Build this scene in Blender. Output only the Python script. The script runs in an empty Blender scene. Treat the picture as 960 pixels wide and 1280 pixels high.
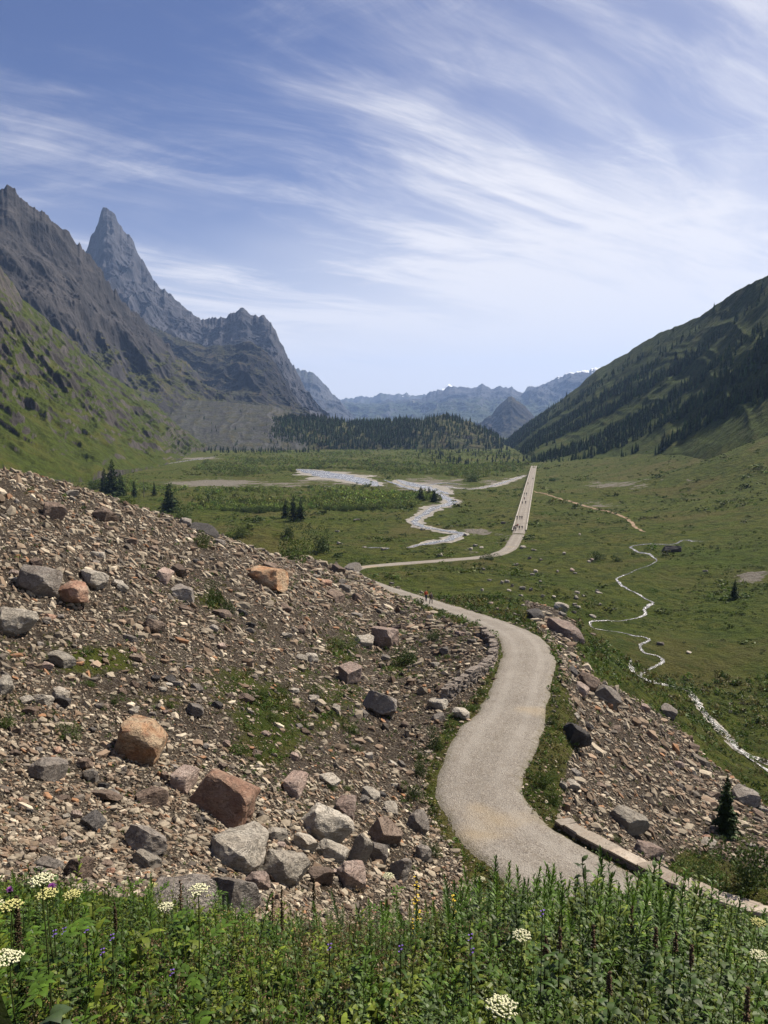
import bpy, bmesh, math, random
import numpy as np
from mathutils import Vector, Matrix

rng = np.random.default_rng(11)
random.seed(11)
scene = bpy.context.scene
COL = scene.collection

# ------------------------------------------------------------------ camera numbers
F = 960.0
PITCH = math.atan(105.0 / 960.0)
CP, SP = math.cos(PITCH), math.sin(PITCH)
CZ = 38.0                                   # eye height above the valley floor (z = 0)

def unproj(px, py, d):
    u, v = (px - 480) / F, (640 - py) / F
    y = CP + v * SP
    z = -SP + v * CP
    s = d / y
    return np.array([u * s, d, CZ + z * s])

def proj(x, y, z):
    dz = z - CZ
    t = y * CP - dz * SP
    t = np.where(t < 0.05, 0.05, t)
    v = (y * SP + dz * CP) / t
    return 480 + F * x / t, 640 - F * v, t

# ------------------------------------------------------------------ noise
def _hash(ix, iy, iz, seed):
    n = (ix.astype(np.uint32) * np.uint32(0x9E3779B1)) ^ (iy.astype(np.uint32) * np.uint32(0x85EBCA77)) ^ (iz.astype(np.uint32) * np.uint32(0xC2B2AE3D))
    n = n + np.uint32((seed * 0x27D4EB2F) & 0xFFFFFFFF)
    n ^= n >> np.uint32(15)
    n = n * np.uint32(0x2C1B3C6D)
    n ^= n >> np.uint32(12)
    n = n * np.uint32(0x297A2D39)
    n ^= n >> np.uint32(15)
    return n.astype(np.float32) / np.float32(4294967295.0)

def vnoise(x, y, z=None, seed=0):
    x = np.asarray(x, np.float64); y = np.asarray(y, np.float64)
    z = np.zeros_like(x) if z is None else np.asarray(z, np.float64)
    fx, fy, fz = np.floor(x), np.floor(y), np.floor(z)
    tx, ty, tz = x - fx, y - fy, z - fz
    ix, iy, iz = fx.astype(np.int64), fy.astype(np.int64), fz.astype(np.int64)
    tx = tx * tx * (3 - 2 * tx); ty = ty * ty * (3 - 2 * ty); tz = tz * tz * (3 - 2 * tz)
    def h(a, b, c):
        return _hash(ix + a, iy + b, iz + c, seed)
    def plane(c):
        a = h(0, 0, c) * (1 - tx) + h(1, 0, c) * tx
        b = h(0, 1, c) * (1 - tx) + h(1, 1, c) * tx
        return a * (1 - ty) + b * ty
    return plane(0) * (1 - tz) + plane(1) * tz          # 0..1

def fbm(x, y, z=None, octv=4, seed=0, gain=0.5):
    tot, amp, nrm, f = 0.0, 1.0, 0.0, 1.0
    for o in range(octv):
        zz = None if z is None else z * f + 3.1 * o
        tot = tot + amp * (vnoise(x * f + 17.3 * o, y * f - 9.1 * o, zz, seed + o) * 2 - 1)
        nrm += amp; amp *= gain; f *= 2.03
    return tot / nrm                                    # -1..1

def ridged(x, y, z=None, octv=4, seed=0, gain=0.5):
    tot, amp, nrm, f = 0.0, 1.0, 0.0, 1.0
    for o in range(octv):
        zz = None if z is None else z * f + 3.1 * o
        n = 1 - np.abs(vnoise(x * f + 11.7 * o, y * f + 5.3 * o, zz, seed + o) * 2 - 1)
        tot = tot + amp * n * n
        nrm += amp; amp *= gain; f *= 2.07
    return tot / nrm                                    # 0..1

def smooth(a, b, x):
    t = np.clip((x - a) / (b - a), 0, 1)
    return t * t * (3 - 2 * t)

def in_poly(px, py, poly):
    px = np.asarray(px); py = np.asarray(py)
    c = np.zeros(px.shape, bool)
    n = len(poly)
    for i in range(n):
        x1, y1 = poly[i]; x2, y2 = poly[(i + 1) % n]
        if y1 == y2:
            continue
        hit = ((y1 > py) != (y2 > py)) & (px < (x2 - x1) * (py - y1) / (y2 - y1) + x1)
        c ^= hit
    return c

# ------------------------------------------------------------------ object helpers
def tag(o, label=None, cat=None, group=None, kind=None):
    if label: o['label'] = label
    if cat: o['category'] = cat
    if group: o['group'] = group
    if kind: o['kind'] = kind
    return o

def link(o, parent=None):
    COL.objects.link(o)
    if parent is not None:
        o.parent = parent
    return o

def np_mesh(name, V, Fc, mats, smooth_shade=False, attrs=None, mat_idx=None, colors=None):
    """V (n,3); Fc (m,k) all faces with k corners."""
    V = np.asarray(V, np.float32); Fc = np.asarray(Fc, np.int32)
    me = bpy.data.meshes.new(name)
    m, k = Fc.shape
    me.vertices.add(len(V)); me.vertices.foreach_set('co', V.ravel())
    me.loops.add(m * k); me.loops.foreach_set('vertex_index', Fc.ravel())
    me.polygons.add(m)
    me.polygons.foreach_set('loop_start', np.arange(0, m * k, k, dtype=np.int32))
    me.polygons.foreach_set('loop_total', np.full(m, k, np.int32))
    me.polygons.foreach_set('use_smooth', np.full(m, smooth_shade, bool))
    if mat_idx is not None:
        me.polygons.foreach_set('material_index', np.asarray(mat_idx, np.int32))
    me.update(calc_edges=True)
    for a, val in (attrs or {}).items():
        at = me.attributes.new(a, 'FLOAT', 'POINT')
        at.data.foreach_set('value', np.asarray(val, np.float32))
    if colors is not None:
        at = me.attributes.new('tint', 'FLOAT_COLOR', 'POINT')
        c = np.ones((len(V), 4), np.float32); c[:, :3] = colors
        at.data.foreach_set('color', c.ravel())
    for mt in (mats if isinstance(mats, (list, tuple)) else [mats]):
        me.materials.append(mt)
    return me

def np_obj(name, V, Fc, mats, parent=None, **kw):
    return link(bpy.data.objects.new(name, np_mesh(name, V, Fc, mats, **kw)), parent)

def grid_faces(nr, nc):
    i = np.arange((nr - 1) * (nc - 1))
    r, c = i // (nc - 1), i % (nc - 1)
    a = r * nc + c
    return np.stack([a, a + 1, a + nc + 1, a + nc], 1)

def empty(name, loc, label, cat, group=None, rz=0.0):
    e = bpy.data.objects.new(name, None)
    e.empty_display_size = 0.2
    e.location = loc; e.rotation_euler = (0, 0, rz)
    link(e)
    return tag(e, label, cat, group)

def copy_tree(o, parent=None):
    c = o.copy(); COL.objects.link(c)
    if parent is not None:
        c.parent = parent
    for ch in list(o.children):
        copy_tree(ch, c)
    return c

def rotmats(yaw, tilt=None, tdir=None):
    """(n,3,3): yaw about z, then lean by tilt toward direction tdir."""
    n = len(yaw)
    c, s = np.cos(yaw), np.sin(yaw)
    R = np.zeros((n, 3, 3)); R[:, 0, 0] = c; R[:, 0, 1] = -s; R[:, 1, 0] = s; R[:, 1, 1] = c; R[:, 2, 2] = 1
    if tilt is not None:
        ax = np.stack([-np.sin(tdir), np.cos(tdir), np.zeros(n)], 1)
        R = axis_rot(ax, tilt) @ R
    return R

def axis_rot(ax, ang):
    n = len(ax); c, s = np.cos(ang), np.sin(ang); C = 1 - c
    x, y, z = ax[:, 0], ax[:, 1], ax[:, 2]
    R = np.empty((n, 3, 3))
    R[:, 0, 0] = c + x * x * C; R[:, 0, 1] = x * y * C - z * s; R[:, 0, 2] = x * z * C + y * s
    R[:, 1, 0] = y * x * C + z * s; R[:, 1, 1] = c + y * y * C; R[:, 1, 2] = y * z * C - x * s
    R[:, 2, 0] = z * x * C - y * s; R[:, 2, 1] = z * y * C + x * s; R[:, 2, 2] = c + z * z * C
    return R

def rand_rots(n):
    q = rng.normal(size=(n, 4)); q /= np.linalg.norm(q, axis=1)[:, None]
    w, x, y, z = q.T
    return np.stack([np.stack([1 - 2 * (y * y + z * z), 2 * (x * y - z * w), 2 * (x * z + y * w)], 1),
                     np.stack([2 * (x * y + z * w), 1 - 2 * (x * x + z * z), 2 * (y * z - x * w)], 1),
                     np.stack([2 * (x * z - y * w), 2 * (y * z + x * w), 1 - 2 * (x * x + y * y)], 1)], 1)

def scatter(templates, pos, scl, R, tint, jit=0.0):
    """templates: list of (V, F, shade or None). Returns merged V, F, C. scl (n,) or (n,3); tint (n,3)."""
    n = len(pos); which = rng.integers(0, len(templates), n)
    scl = np.asarray(scl); scl = scl[:, None].repeat(3, 1) if scl.ndim == 1 else scl
    Vs, Fs, Cs, off = [], [], [], 0
    for k, T in enumerate(templates):
        tv, tf = T[0], T[1]; sh = T[2] if len(T) > 2 else None
        idx = np.nonzero(which == k)[0]
        if not len(idx):
            continue
        v = tv[None] * scl[idx][:, None, :]
        v = np.einsum('nij,nvj->nvi', R[idx], v) + pos[idx][:, None, :]
        f = tf[None] + (np.arange(len(idx)) * len(tv))[:, None, None] + off
        c = np.repeat(tint[idx][:, None, :], len(tv), 1)
        if sh is not None:
            c = c * (sh[None, :, None] if sh.ndim == 1 else sh[None])
        Vs.append(v.reshape(-1, 3)); Fs.append(f.reshape(-1, tf.shape[1])); Cs.append(c.reshape(-1, 3))
        off += len(idx) * len(tv)
    return np.concatenate(Vs), np.concatenate(Fs), np.concatenate(Cs)

# ------------------------------------------------------------------ node helpers
def mat_new(name):
    m = bpy.data.materials.new(name); m.use_nodes = True
    nt = m.node_tree; nt.nodes.clear()
    return m, nt

class NT:
    def __init__(s, nt): s.nt = nt
    def n(s, t, **kw):
        nd = s.nt.nodes.new(t)
        for k, v in kw.items():
            if k.startswith('i_'):
                nd.inputs[k[2:].replace('_', ' ')].default_value = v
            else:
                setattr(nd, k, v)
        return nd
    def l(s, a, b): s.nt.links.new(a, b)
    def val(s, x, sock):
        if isinstance(x, (int, float)): sock.default_value = x
        elif isinstance(x, (tuple, list)): sock.default_value = tuple(x) if len(sock.default_value) == len(x) else (*x, 1.0)[:len(sock.default_value)]
        else: s.l(x, sock)
    def math(s, op, a, b=None, clamp=False):
        m = s.n('ShaderNodeMath', operation=op, use_clamp=clamp)
        s.val(a, m.inputs[0])
        if b is not None: s.val(b, m.inputs[1])
        return m.outputs[0]
    def mix(s, f, a, b, blend='MIX'):
        m = s.n('ShaderNodeMix', data_type='RGBA', blend_type=blend)
        s.val(f, m.inputs[0]); s.val(a, m.inputs[6]); s.val(b, m.inputs[7])
        return m.outputs[2]
    def ramp(s, x, a, b, lo=0.0, hi=1.0):
        m = s.n('ShaderNodeMapRange', interpolation_type='SMOOTHSTEP')
        s.val(x, m.inputs[0]); m.inputs[1].default_value = a; m.inputs[2].default_value = b
        m.inputs[3].default_value = lo; m.inputs[4].default_value = hi
        return m.outputs[0]
    def noise(s, vec, scale, detail=4.0, rough=0.55, dist=0.0):
        t = s.n('ShaderNodeTexNoise', i_Scale=scale, i_Detail=detail, i_Roughness=rough, i_Distortion=dist)
        if vec is not None: s.l(vec, t.inputs['Vector'])
        return t.outputs['Fac']
    def voro(s, vec, scale, feature='F1', out='Distance'):
        t = s.n('ShaderNodeTexVoronoi', feature=feature, i_Scale=scale)
        s.l(vec, t.inputs['Vector']); return t.outputs[out]
    def attr(s, name, out='Fac'):
        return s.n('ShaderNodeAttribute', attribute_name=name).outputs[out]
    def bump(s, h, strength=0.5, dist=0.1, normal=None):
        b = s.n('ShaderNodeBump', i_Strength=strength, i_Distance=dist)
        s.l(h, b.inputs['Height'])
        if normal is not None: s.l(normal, b.inputs['Normal'])
        return b.outputs[0]
    def pos(s): return s.n('ShaderNodeNewGeometry').outputs['Position']
    def nz(s):
        g = s.n('ShaderNodeNewGeometry'); x = s.n('ShaderNodeSeparateXYZ'); s.l(g.outputs['Normal'], x.inputs[0])
        return x.outputs[2]
    def hsv(s, col, h=0.5, sat=1.0, v=1.0):
        m = s.n('ShaderNodeHueSaturation'); s.val(h, m.inputs['Hue']); s.val(sat, m.inputs['Saturation']); s.val(v, m.inputs['Value']); s.val(col, m.inputs['Color'])
        return m.outputs[0]
    def surf(s, col, rough=0.9, normal=None, spec=0.2, metallic=0.0, trans=None):
        p = s.n('ShaderNodeBsdfPrincipled')
        s.val(col, p.inputs['Base Color']); s.val(rough, p.inputs['Roughness']); s.val(metallic, p.inputs['Metallic'])
        p.inputs['Specular IOR Level'].default_value = spec
        if normal is not None: s.l(normal, p.inputs['Normal'])
        o = s.n('ShaderNodeOutputMaterial')
        if trans:
            t = s.n('ShaderNodeBsdfTranslucent'); s.val(col, t.inputs[0])
            mx = s.n('ShaderNodeMixShader', i_Fac=trans); s.l(p.outputs[0], mx.inputs[1]); s.l(t.outputs[0], mx.inputs[2])
            s.l(mx.outputs[0], o.inputs[0])
        else:
            s.l(p.outputs[0], o.inputs[0])

def mat_ground():
    m, nt = mat_new('meadow_and_scree_ground'); N = NT(nt); P = N.pos()
    scree = N.attr('scree'); lush = N.attr('lush'); bare = N.attr('bare')
    n1 = N.noise(P, 0.045, 6, 0.6); n2 = N.noise(P, 0.35, 6, 0.65); n3 = N.noise(P, 2.3, 5, 0.7); n4 = N.noise(P, 14.0, 4, 0.7)
    # grass: olive, fresh and dry tufts
    nL = N.noise(P, .011, 4, .6)
    g = N.mix(N.ramp(n1, .40, .60), (.060, .084, .009), (.096, .098, .018))
    g = N.mix(N.math('MULTIPLY', N.ramp(nL, .42, .62), .55), g, (.072, .104, .010))
    g = N.mix(N.math('MULTIPLY', N.ramp(n2, .44, .60), .85), g, (.029, .043, .006))
    g = N.mix(N.math('MULTIPLY', N.ramp(n3, .50, .66), .80), g, (.100, .092, .027))
    g = N.mix(N.math('MULTIPLY', N.ramp(n4, .50, .72), .6), g, (.028, .040, .010))
    g = N.mix(N.math('MULTIPLY', N.ramp(N.noise(P, .028, 6, .68, .6), .50, .64), .70), g, (.098, .084, .028))
    g = N.mix(N.math('MULTIPLY', N.ramp(N.noise(P, .13, 6, .7, .4), .52, .66), .65), g, (.030, .050, .006))
    g = N.mix(N.math('MULTIPLY', lush, N.ramp(n3, .38, .60, .10, .75)), g, (.040, .076, .008))
    # earth and grit
    e = N.mix(N.ramp(n2, .35, .65), (.046, .034, .023), (.078, .061, .043))
    e = N.mix(N.ramp(n3, .45, .70), e, (.035, .026, .019))
    v = N.voro(P, 9.0, out='Color'); vs = N.n('ShaderNodeSeparateColor'); N.l(v, vs.inputs[0])
    e = N.mix(N.ramp(vs.outputs[0], .25, .95, 0, .8), e, (.15, .128, .10))
    e = N.mix(N.ramp(vs.outputs[1], .72, .9, 0, .7), e, (.06, .048, .042))
    sand = N.mix(N.ramp(n3, .35, .65), (.22, .20, .17), (.16, .142, .115))
    k = N.math('ADD', scree, N.math('MULTIPLY', N.math('SUBTRACT', n2, .5), 1.1))
    k = N.ramp(N.math('ADD', k, N.math('MULTIPLY', N.math('SUBTRACT', n3, .5), .7)), .38, .62)
    col = N.mix(k, g, e)
    kb = N.math('ADD', bare, N.math('MULTIPLY', N.math('SUBTRACT', n2, .5), 1.3))
    kb = N.ramp(N.math('ADD', kb, N.math('MULTIPLY', N.math('SUBTRACT', N.noise(P, .06, 4, .65), .5), 2.2)), .46, .62)
    kb = N.math('MULTIPLY', kb, N.ramp(bare, .04, .2))
    col = N.mix(kb, col, sand)
    h = N.math('ADD', N.math('MULTIPLY', n4, .35), N.math('MULTIPLY', n3, 1.0))
    h = N.math('ADD', h, N.math('MULTIPLY', n2, 4.0))
    b = N.bump(h, 1.0, .95)
    v9 = N.voro(P, 9.0); b2 = N.n('ShaderNodeBump', i_Distance=.06); N.l(N.math('MULTIPLY', k, .7), b2.inputs['Strength']); N.l(v9, b2.inputs['Height']); N.l(b, b2.inputs['Normal'])
    N.surf(col, .95, b2.outputs[0], .08)
    return m

def mat_path():
    m, nt = mat_new('pale_gravel'); N = NT(nt); P = N.pos()
    n1 = N.noise(P, .35, 5, .6); n2 = N.noise(P, 3.0, 5, .7); n3 = N.noise(P, 22, 3, .7)
    v = N.voro(P, 16.0, out='Color'); vs = N.n('ShaderNodeSeparateColor'); N.l(v, vs.inputs[0])
    c = N.mix(N.ramp(n1, .35, .65), (.165, .148, .126), (.205, .186, .159))
    c = N.mix(N.ramp(n2, .40, .70, 0, .7), c, (.165, .142, .116))
    c = N.mix(N.ramp(vs.outputs[0], .55, 1.0, 0, .5), c, (.30, .272, .23))
    c = N.mix(N.ramp(vs.outputs[1], .80, .95, 0, .7), c, (.085, .072, .060))
    e0 = N.attr('edge')
    wt = N.math('MULTIPLY', N.ramp(N.math('ABSOLUTE', N.math('SUBTRACT', e0, .46)), .05, .20, 1, 0), N.ramp(n1, .3, .6, .25, .9))
    c = N.mix(N.math('MULTIPLY', wt, .6), c, (.24, .22, .19))
    c = N.mix(N.math('MULTIPLY', N.ramp(e0, .12, .0, 0, 1), N.ramp(n2, .4, .65, 0, .45)), c, (.13, .112, .086))
    c = N.mix(N.ramp(N.noise(P, .9, 4, .65), .56, .68, 0, .5), c, (.155, .134, .108))
    c = N.mix(N.ramp(N.noise(P, .16, 3, .5), .60, .74, 0, .45), c, (.29, .225, .135))
    ed = N.attr('edge')
    c = N.mix(N.ramp(N.math('ADD', ed, N.math('MULTIPLY', N.math('SUBTRACT', n2, .5), .8)), .75, 1.15, 0, .8), c, (.095, .085, .05))
    h = N.math('ADD', N.math('MULTIPLY', n2, 1.2), N.math('ADD', n3, N.voro(P, 16.0)))
    N.surf(c, .92, N.bump(h, .8, .035), .15)
    return m

def mat_rock(name, c1, c2, c3, scale=1.0, bump=.75, rnd=True):
    """object-space rock with stains; c3 = stain colour."""
    m, nt = mat_new(name); N = NT(nt)
    c1, c2, c3 = [tuple(x * .80 for x in q) for q in (c1, c2, c3)]
    tc = N.n('ShaderNodeTexCoord'); oi = N.n('ShaderNodeObjectInfo')
    vec = N.n('ShaderNodeVectorMath', operation='ADD'); N.l(N.pos(), vec.inputs[0]); 
    P = vec.outputs[0]
    n1 = N.noise(P, .9 * scale, 5, .6, .6); n2 = N.noise(P, 4.5 * scale, 6, .68, .3); n3 = N.noise(P, 24 * scale, 4, .7)
    c = N.mix(N.ramp(n1, .36, .64), c1, c2)
    c = N.mix(N.ramp(n2, .50, .70, 0, .75), c, c3)
    c = N.mix(N.ramp(n3, .52, .75, 0, .5), c, tuple(x * .45 for x in c1))
    c = N.mix(N.ramp(N.noise(P, 9 * scale, 3, .6), .62, .72, 0, .6), c, tuple(min(1, x * 1.45 + .03) for x in c2))
    if rnd:
        c = N.hsv(c, .5, 1.0, N.ramp(oi.outputs['Random'], 0, 1, .72, 1.2))
    mpk = N.n('ShaderNodeMapping'); N.l(P, mpk.inputs[0]); mpk.inputs['Scale'].default_value = (1.6 * scale, 1.6 * scale, 4.5 * scale); mpk.inputs['Rotation'].default_value = (.5, .3, .2)
    ck = N.noise(mpk.outputs[0], 1.0, 6, .7, .8)
    ckl = N.ramp(N.math('ABSOLUTE', N.math('SUBTRACT', ck, .5)), .0, .022, 1, 0)
    c = N.mix(N.math('MULTIPLY', ckl, .7), c, tuple(x * .28 for x in c1))
    c = N.mix(N.ramp(ck, .52, .66, 0, .45), c, tuple(x * .62 for x in c3))
    h = N.math('ADD', N.math('MULTIPLY', n1, 2.0), N.math('ADD', N.math('MULTIPLY', n2, 1.5), N.math('MULTIPLY', n3, .45)))
    h = N.math('SUBTRACT', N.math('ADD', h, N.math('MULTIPLY', ck, 1.5)), N.math('MULTIPLY', ckl, .5))
    N.surf(c, .88, N.bump(h, bump, .16 / scale), .22)
    return m

def mat_stones():
    m, nt = mat_new('scree_stone'); N = NT(nt); P = N.pos()
    t = N.attr('tint', 'Color')
    n2 = N.noise(P, 6.0, 4, .7); n3 = N.noise(P, 1.2, 4, .7)
    c = N.mix(N.ramp(n2, .48, .72, 0, .55), t, (.10, .082, .070))
    c = N.mix(N.ramp(n3, .52, .72, 0, .35), c, (.30, .25, .20))
    N.surf(c, .9, N.bump(n2, .6, .06), .2)
    return m

def mat_leaf(name, trans=.25, rough=.55, spec=.25, var=.0, nscale=1.0):
    m, nt = mat_new(name); N = NT(nt)
    t = N.attr('tint', 'Color')
    if var:
        n = N.noise(N.pos(), nscale, 4, .6)
        t = N.mix(1.0, t, N.mix(N.ramp(n, .3, .7), (1 - var,) * 3, (1 + var, 1 + var, 1 - var * .3)), 'MULTIPLY')
    N.surf(t, rough, None, spec, trans=trans)
    return m

def mat_plain(name, col, rough=.7, spec=.3, nscale=8.0, var=.25, bump=.0):
    m, nt = mat_new(name); N = NT(nt); P = N.pos()
    n = N.noise(P, nscale, 4, .6)
    c = N.mix(N.ramp(n, .3, .7), tuple(x * (1 - var) for x in col), tuple(min(1, x * (1 + var)) for x in col))
    N.surf(c, rough, N.bump(n, bump, .02) if bump else None, spec)
    return m

def mat_mountain(name, rock1, rock2, rock3, grass, slope_lo, slope_hi, top=None, gscale=1.0, snow=None, strata=0.0, gvar=.5):
    rock1, rock2, rock3 = [tuple(x * k for x, k in zip(q, (.46, .50, .58))) for q in (rock1, rock2, rock3)]
    m, nt = mat_new(name); N = NT(nt); P0 = N.pos()
    mp = N.n('ShaderNodeMapping'); N.l(P0, mp.inputs[0]); mp.inputs['Scale'].default_value = (1 / gscale,) * 3
    P = mp.outputs[0]
    n0 = N.noise(P, .004, 5, .6); n1 = N.noise(P, .016, 7, .68, .5); n2 = N.noise(P, .09, 6, .7); n3 = N.noise(P, .5, 5, .7)
    mp2 = N.n('ShaderNodeMapping'); N.l(P0, mp2.inputs[0]); mp2.inputs['Scale'].default_value = (.018 / gscale, .018 / gscale, .0075 / gscale); mp2.inputs['Rotation'].default_value = (.35, .55, .3)
    streak = N.noise(mp2.outputs[0], 1.0, 7, .7, .4)
    r = N.mix(N.ramp(n1, .38, .62), rock1, rock2)
    r = N.mix(N.ramp(streak, .45, .62, 0, .8), r, rock3)
    r = N.mix(N.ramp(n2, .50, .72, 0, .7), r, tuple(x * .5 for x in rock1))
    r = N.mix(N.ramp(n3, .52, .72, 0, .45), r, tuple(min(1, x * 1.5) for x in rock2))
    g = N.mix(N.ramp(n2, .38, .64), grass, tuple(x * (1 - gvar) for x in grass))
    g = N.mix(N.ramp(n1, .50, .66, 0, .8), g, (grass[0] * 1.35, grass[1] * 1.0, grass[2] * 1.4))
    g = N.mix(N.ramp(n3, .50, .70, 0, .6), g, tuple(x * .45 for x in grass))
    nz = N.nz()
    k = N.math('ADD', nz, N.math('MULTIPLY', N.math('SUBTRACT', n1, .5), .55))
    k = N.math('ADD', k, N.math('MULTIPLY', N.math('SUBTRACT', n2, .5), .35))
    z = N.n('ShaderNodeSeparateXYZ'); N.l(P0, z.inputs[0])
    if top:
        k = N.math('SUBTRACT', k, N.ramp(z.outputs[2], top[0], top[1], 0, .8))
    k = N.ramp(k, slope_lo, slope_hi)
    c = N.mix(k, r, g)
    if snow:
        s = N.math('ADD', N.ramp(z.outputs[2], snow[0], snow[1], -.6, .45), N.math('ADD', N.math('MULTIPLY', N.math('SUBTRACT', n1, .5), 1.6), N.math('MULTIPLY', N.math('SUBTRACT', nz, .6), 1.2)))
        c = N.mix(N.ramp(s, .10, .22), c, (.82, .84, .88))
    h = N.math('ADD', N.math('MULTIPLY', n1, 10.0), N.math('ADD', N.math('MULTIPLY', n2, 3.0), N.math('MULTIPLY', n3, .7)))
    h = N.math('ADD', h, N.math('MULTIPLY', streak, 9.0))
    N.surf(c, .95, N.bump(h, .8, 1.2 * gscale), .05)
    return m

def mat_water():
    m, nt = mat_new('running_water'); N = NT(nt); P = N.pos()
    n1 = N.noise(P, .25, 5, .65, .6); n2 = N.noise(P, 1.6, 5, .7, .4); n3 = N.noise(P, 6, 3, .6)
    foam = N.ramp(N.math('ADD', N.math('MULTIPLY', n2, .6), N.math('MULTIPLY', n1, .4)), .46, .66)
    c = N.mix(foam, (.12, .117, .105), (.34, .34, .34))
    h = N.math('ADD', n2, N.math('MULTIPLY', n3, .4))
    N.surf(c, N.ramp(foam, 0, 1, .18, .6), N.bump(h, .7, .25), .5)
    return m
# ------------------------------------------------------------------ the path's course
PATH_PX = [(1150,1230,15.5),(1010,1210,18),(900,1185,20.3),(800,1148,23),(705,1092,26.3),(635,1045,30),(600,1000,34),(599,965,37),(616,930,40.5),(641,890,46),
           (652,850,52),(660,825,58),(652,800,66),(625,783,76),(585,768,90),(540,754,108),(500,741,125),(470,731,140),
           (449,722,158),(440,714.5,180),(452,709,196),(500,704.5,206),(560,700,213),(610,695,221),(636,686,236),(648,668,264)]
PATH_HW = [2.1,2.1,2.1,2.1,2.1,2.1,2.1,2.2,2.4,2.15,2.1,2.1,2.05,2.0,1.9,1.9,1.8,1.8,1.8,1.8,1.8,1.9,2.0,2.1,2.2,2.2]
PC = np.array([unproj(*p) for p in PATH_PX])
def catmull(Q, step):
    Q = np.asarray(Q, float)
    E = np.vstack([2 * Q[0] - Q[1], Q, 2 * Q[-1] - Q[-2]])
    out = []
    for i in range(1, len(E) - 2):
        p0, p1, p2, p3 = E[i - 1], E[i], E[i + 1], E[i + 2]
        n = max(2, int(np.linalg.norm((p2 - p1)[:2]) / step))
        t = np.linspace(0, 1, n, endpoint=False)[:, None]
        out.append(.5 * ((2 * p1) + (-p0 + p2) * t + (2 * p0 - 5 * p1 + 4 * p2 - p3) * t * t + (-p0 + 3 * p1 - 3 * p2 + p3) * t ** 3))
    out.append(E[-2][None])
    return np.concatenate(out)
PL = catmull(np.column_stack([PC, PATH_HW]), .5)          # x y z halfwidth
for _ in range(12):
    PL[1:-1] = (PL[:-2] + 2 * PL[1:-1] + PL[2:]) / 4
road_a = PL[-1, :3]; road_b = unproj(667.5, 582.5, 745.0)
ts = np.linspace(0, 1, 260)[1:, None]
RL = road_a * (1 - ts) + road_b * ts
RL = np.column_stack([RL, np.full(len(RL), 2.2)])

# ------------------------------------------------------------------ ground heights: control points (pixel, pixel, metres)
CTRL = [(0,583,62),(60,597,66),(130,628,72),(200,648,80),(260,668,88),(330,690,100),(400,703,125),(430,712,147),
 (-120,560,50),(-200,700,26),(-200,900,17),(0,650,46),(0,720,38),(0,800,31),(0,900,24),(0,1000,18.5),(0,1080,14),
 (100,700,44),(100,800,34),(100,900,26.5),(100,1000,20),(100,1080,15.5),(250,730,55),(250,800,42),(250,900,31),(250,1000,23.5),(250,1090,17),
 (350,760,58),(350,850,42),(350,950,30.5),(350,1050,22.5),(430,750,85),(430,800,60),(430,880,43),(430,960,33),(430,1050,25.5),
 (500,790,77),(500,830,60),(500,880,48),(500,940,39),(500,1000,33),(520,1060,27.5),(590,812,60),(560,800,66),(560,850,51),
 # right of the path: scree, brook, meadow
 (700,900,47),(720,850,58),(720,800,75),(700,780,88),(690,760,105),(760,1000,38),(760,920,50),(760,860,66),(740,810,88),
 (830,1060,36),(830,1000,45),(830,930,58),(830,880,74),(900,1100,34),(900,1050,43),(900,1000,52),(900,940,68),(870,900,80),
 (960,1130,33),(960,1050,46),(960,1000,60),(1060,1000,60),(1060,1120,36),(960,965,72),(900,905,87),(850,860,101),(800,840,108),(825,825,115),(800,795,128),(740,785,134),
 (810,760,150),(770,720,180),(800,690,212),(700,740,150),(600,740,130),(650,750,125),(560,720,165),(640,710,190),(700,700,205),(600,720,170),(740,720,180),
 (960,900,90),(960,800,122),(960,720,170),(960,660,230),(900,640,280),(960,620,290),(850,620,370),(750,620,400),(700,640,335),(700,600,560),(760,590,600),
 (850,590,480),(960,580,370),(960,545,430),(760,572,720),(850,560,600),(1150,900,80),(1150,700,160),(1150,600,260),(1150,540,360),
 # mound left of the stream
 (320,655,238)]
CX = [unproj(*c) for c in CTRL]
CX += [PL[i, :3] for i in range(0, len(PL), 14)]
def xyh(x, y, h): return np.array([x, y, CZ - h])
near = [(0,.8,1.75),(0,2,2.45),(0,4,3.55),(0,6,4.55),(0,8,5.7),(2.5,6,4.65),(-2.5,6,4.4),(3,8,5.8),(-3,8,5.35),(0,12,8.9),(3,12,9.3),(0,18,13.2),(4,17,13.0),(-4,8,5.25),(-7,12,6.8),
        (-2,14,8.9),(5,8,6.0),(8,11,8.6),(-2,2,2.3),(2,2,2.5),(2.5,4,3.65),(-2.5,4,3.4),(9,22,14.2),(14,22,14.3)]
CX += [xyh(*n) for n in near]
def ang_pt(px, d, h): return xyh((px - 480) / 965 * d, d, h)
for px, d, h in [(60,100,20),(60,175,33),(200,125,25),(200,185,34.5),(330,145,27),(330,205,35.5),(-150,64,3),(-150,90,9),(-150,170,23),(-150,300,29),(400,165,31.5),(400,215,36),
                 (250,240,37),(390,250,37.5),(480,260,37.6),(560,260,37.8),(100,270,36.5),(0,180,30),(0,290,32),(600,300,38),(500,340,38),(400,330,38),(250,330,38),(100,380,37),
                 (-60,420,28),(40,450,33),(120,520,37),(560,450,38),(400,450,38),(250,480,38),(640,450,38),(640,700,38),(450,700,38),(250,700,38),(120,800,37),(330,1000,38),(500,1000,38),(640,1050,38),
                 (250,1400,38),(420,1500,38),(600,1500,38),(0,1500,34),(800,1500,34),(700,900,38),(-300,900,20),(1200,900,10),(850,700,10),(960,600,-8),(1150,470,-12),(760,850,26),(300,2600,40),(600,2600,42),(900,2600,40),(0,2600,40)]:
    CX.append(ang_pt(px, d, h))
CX = np.array(CX)
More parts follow.
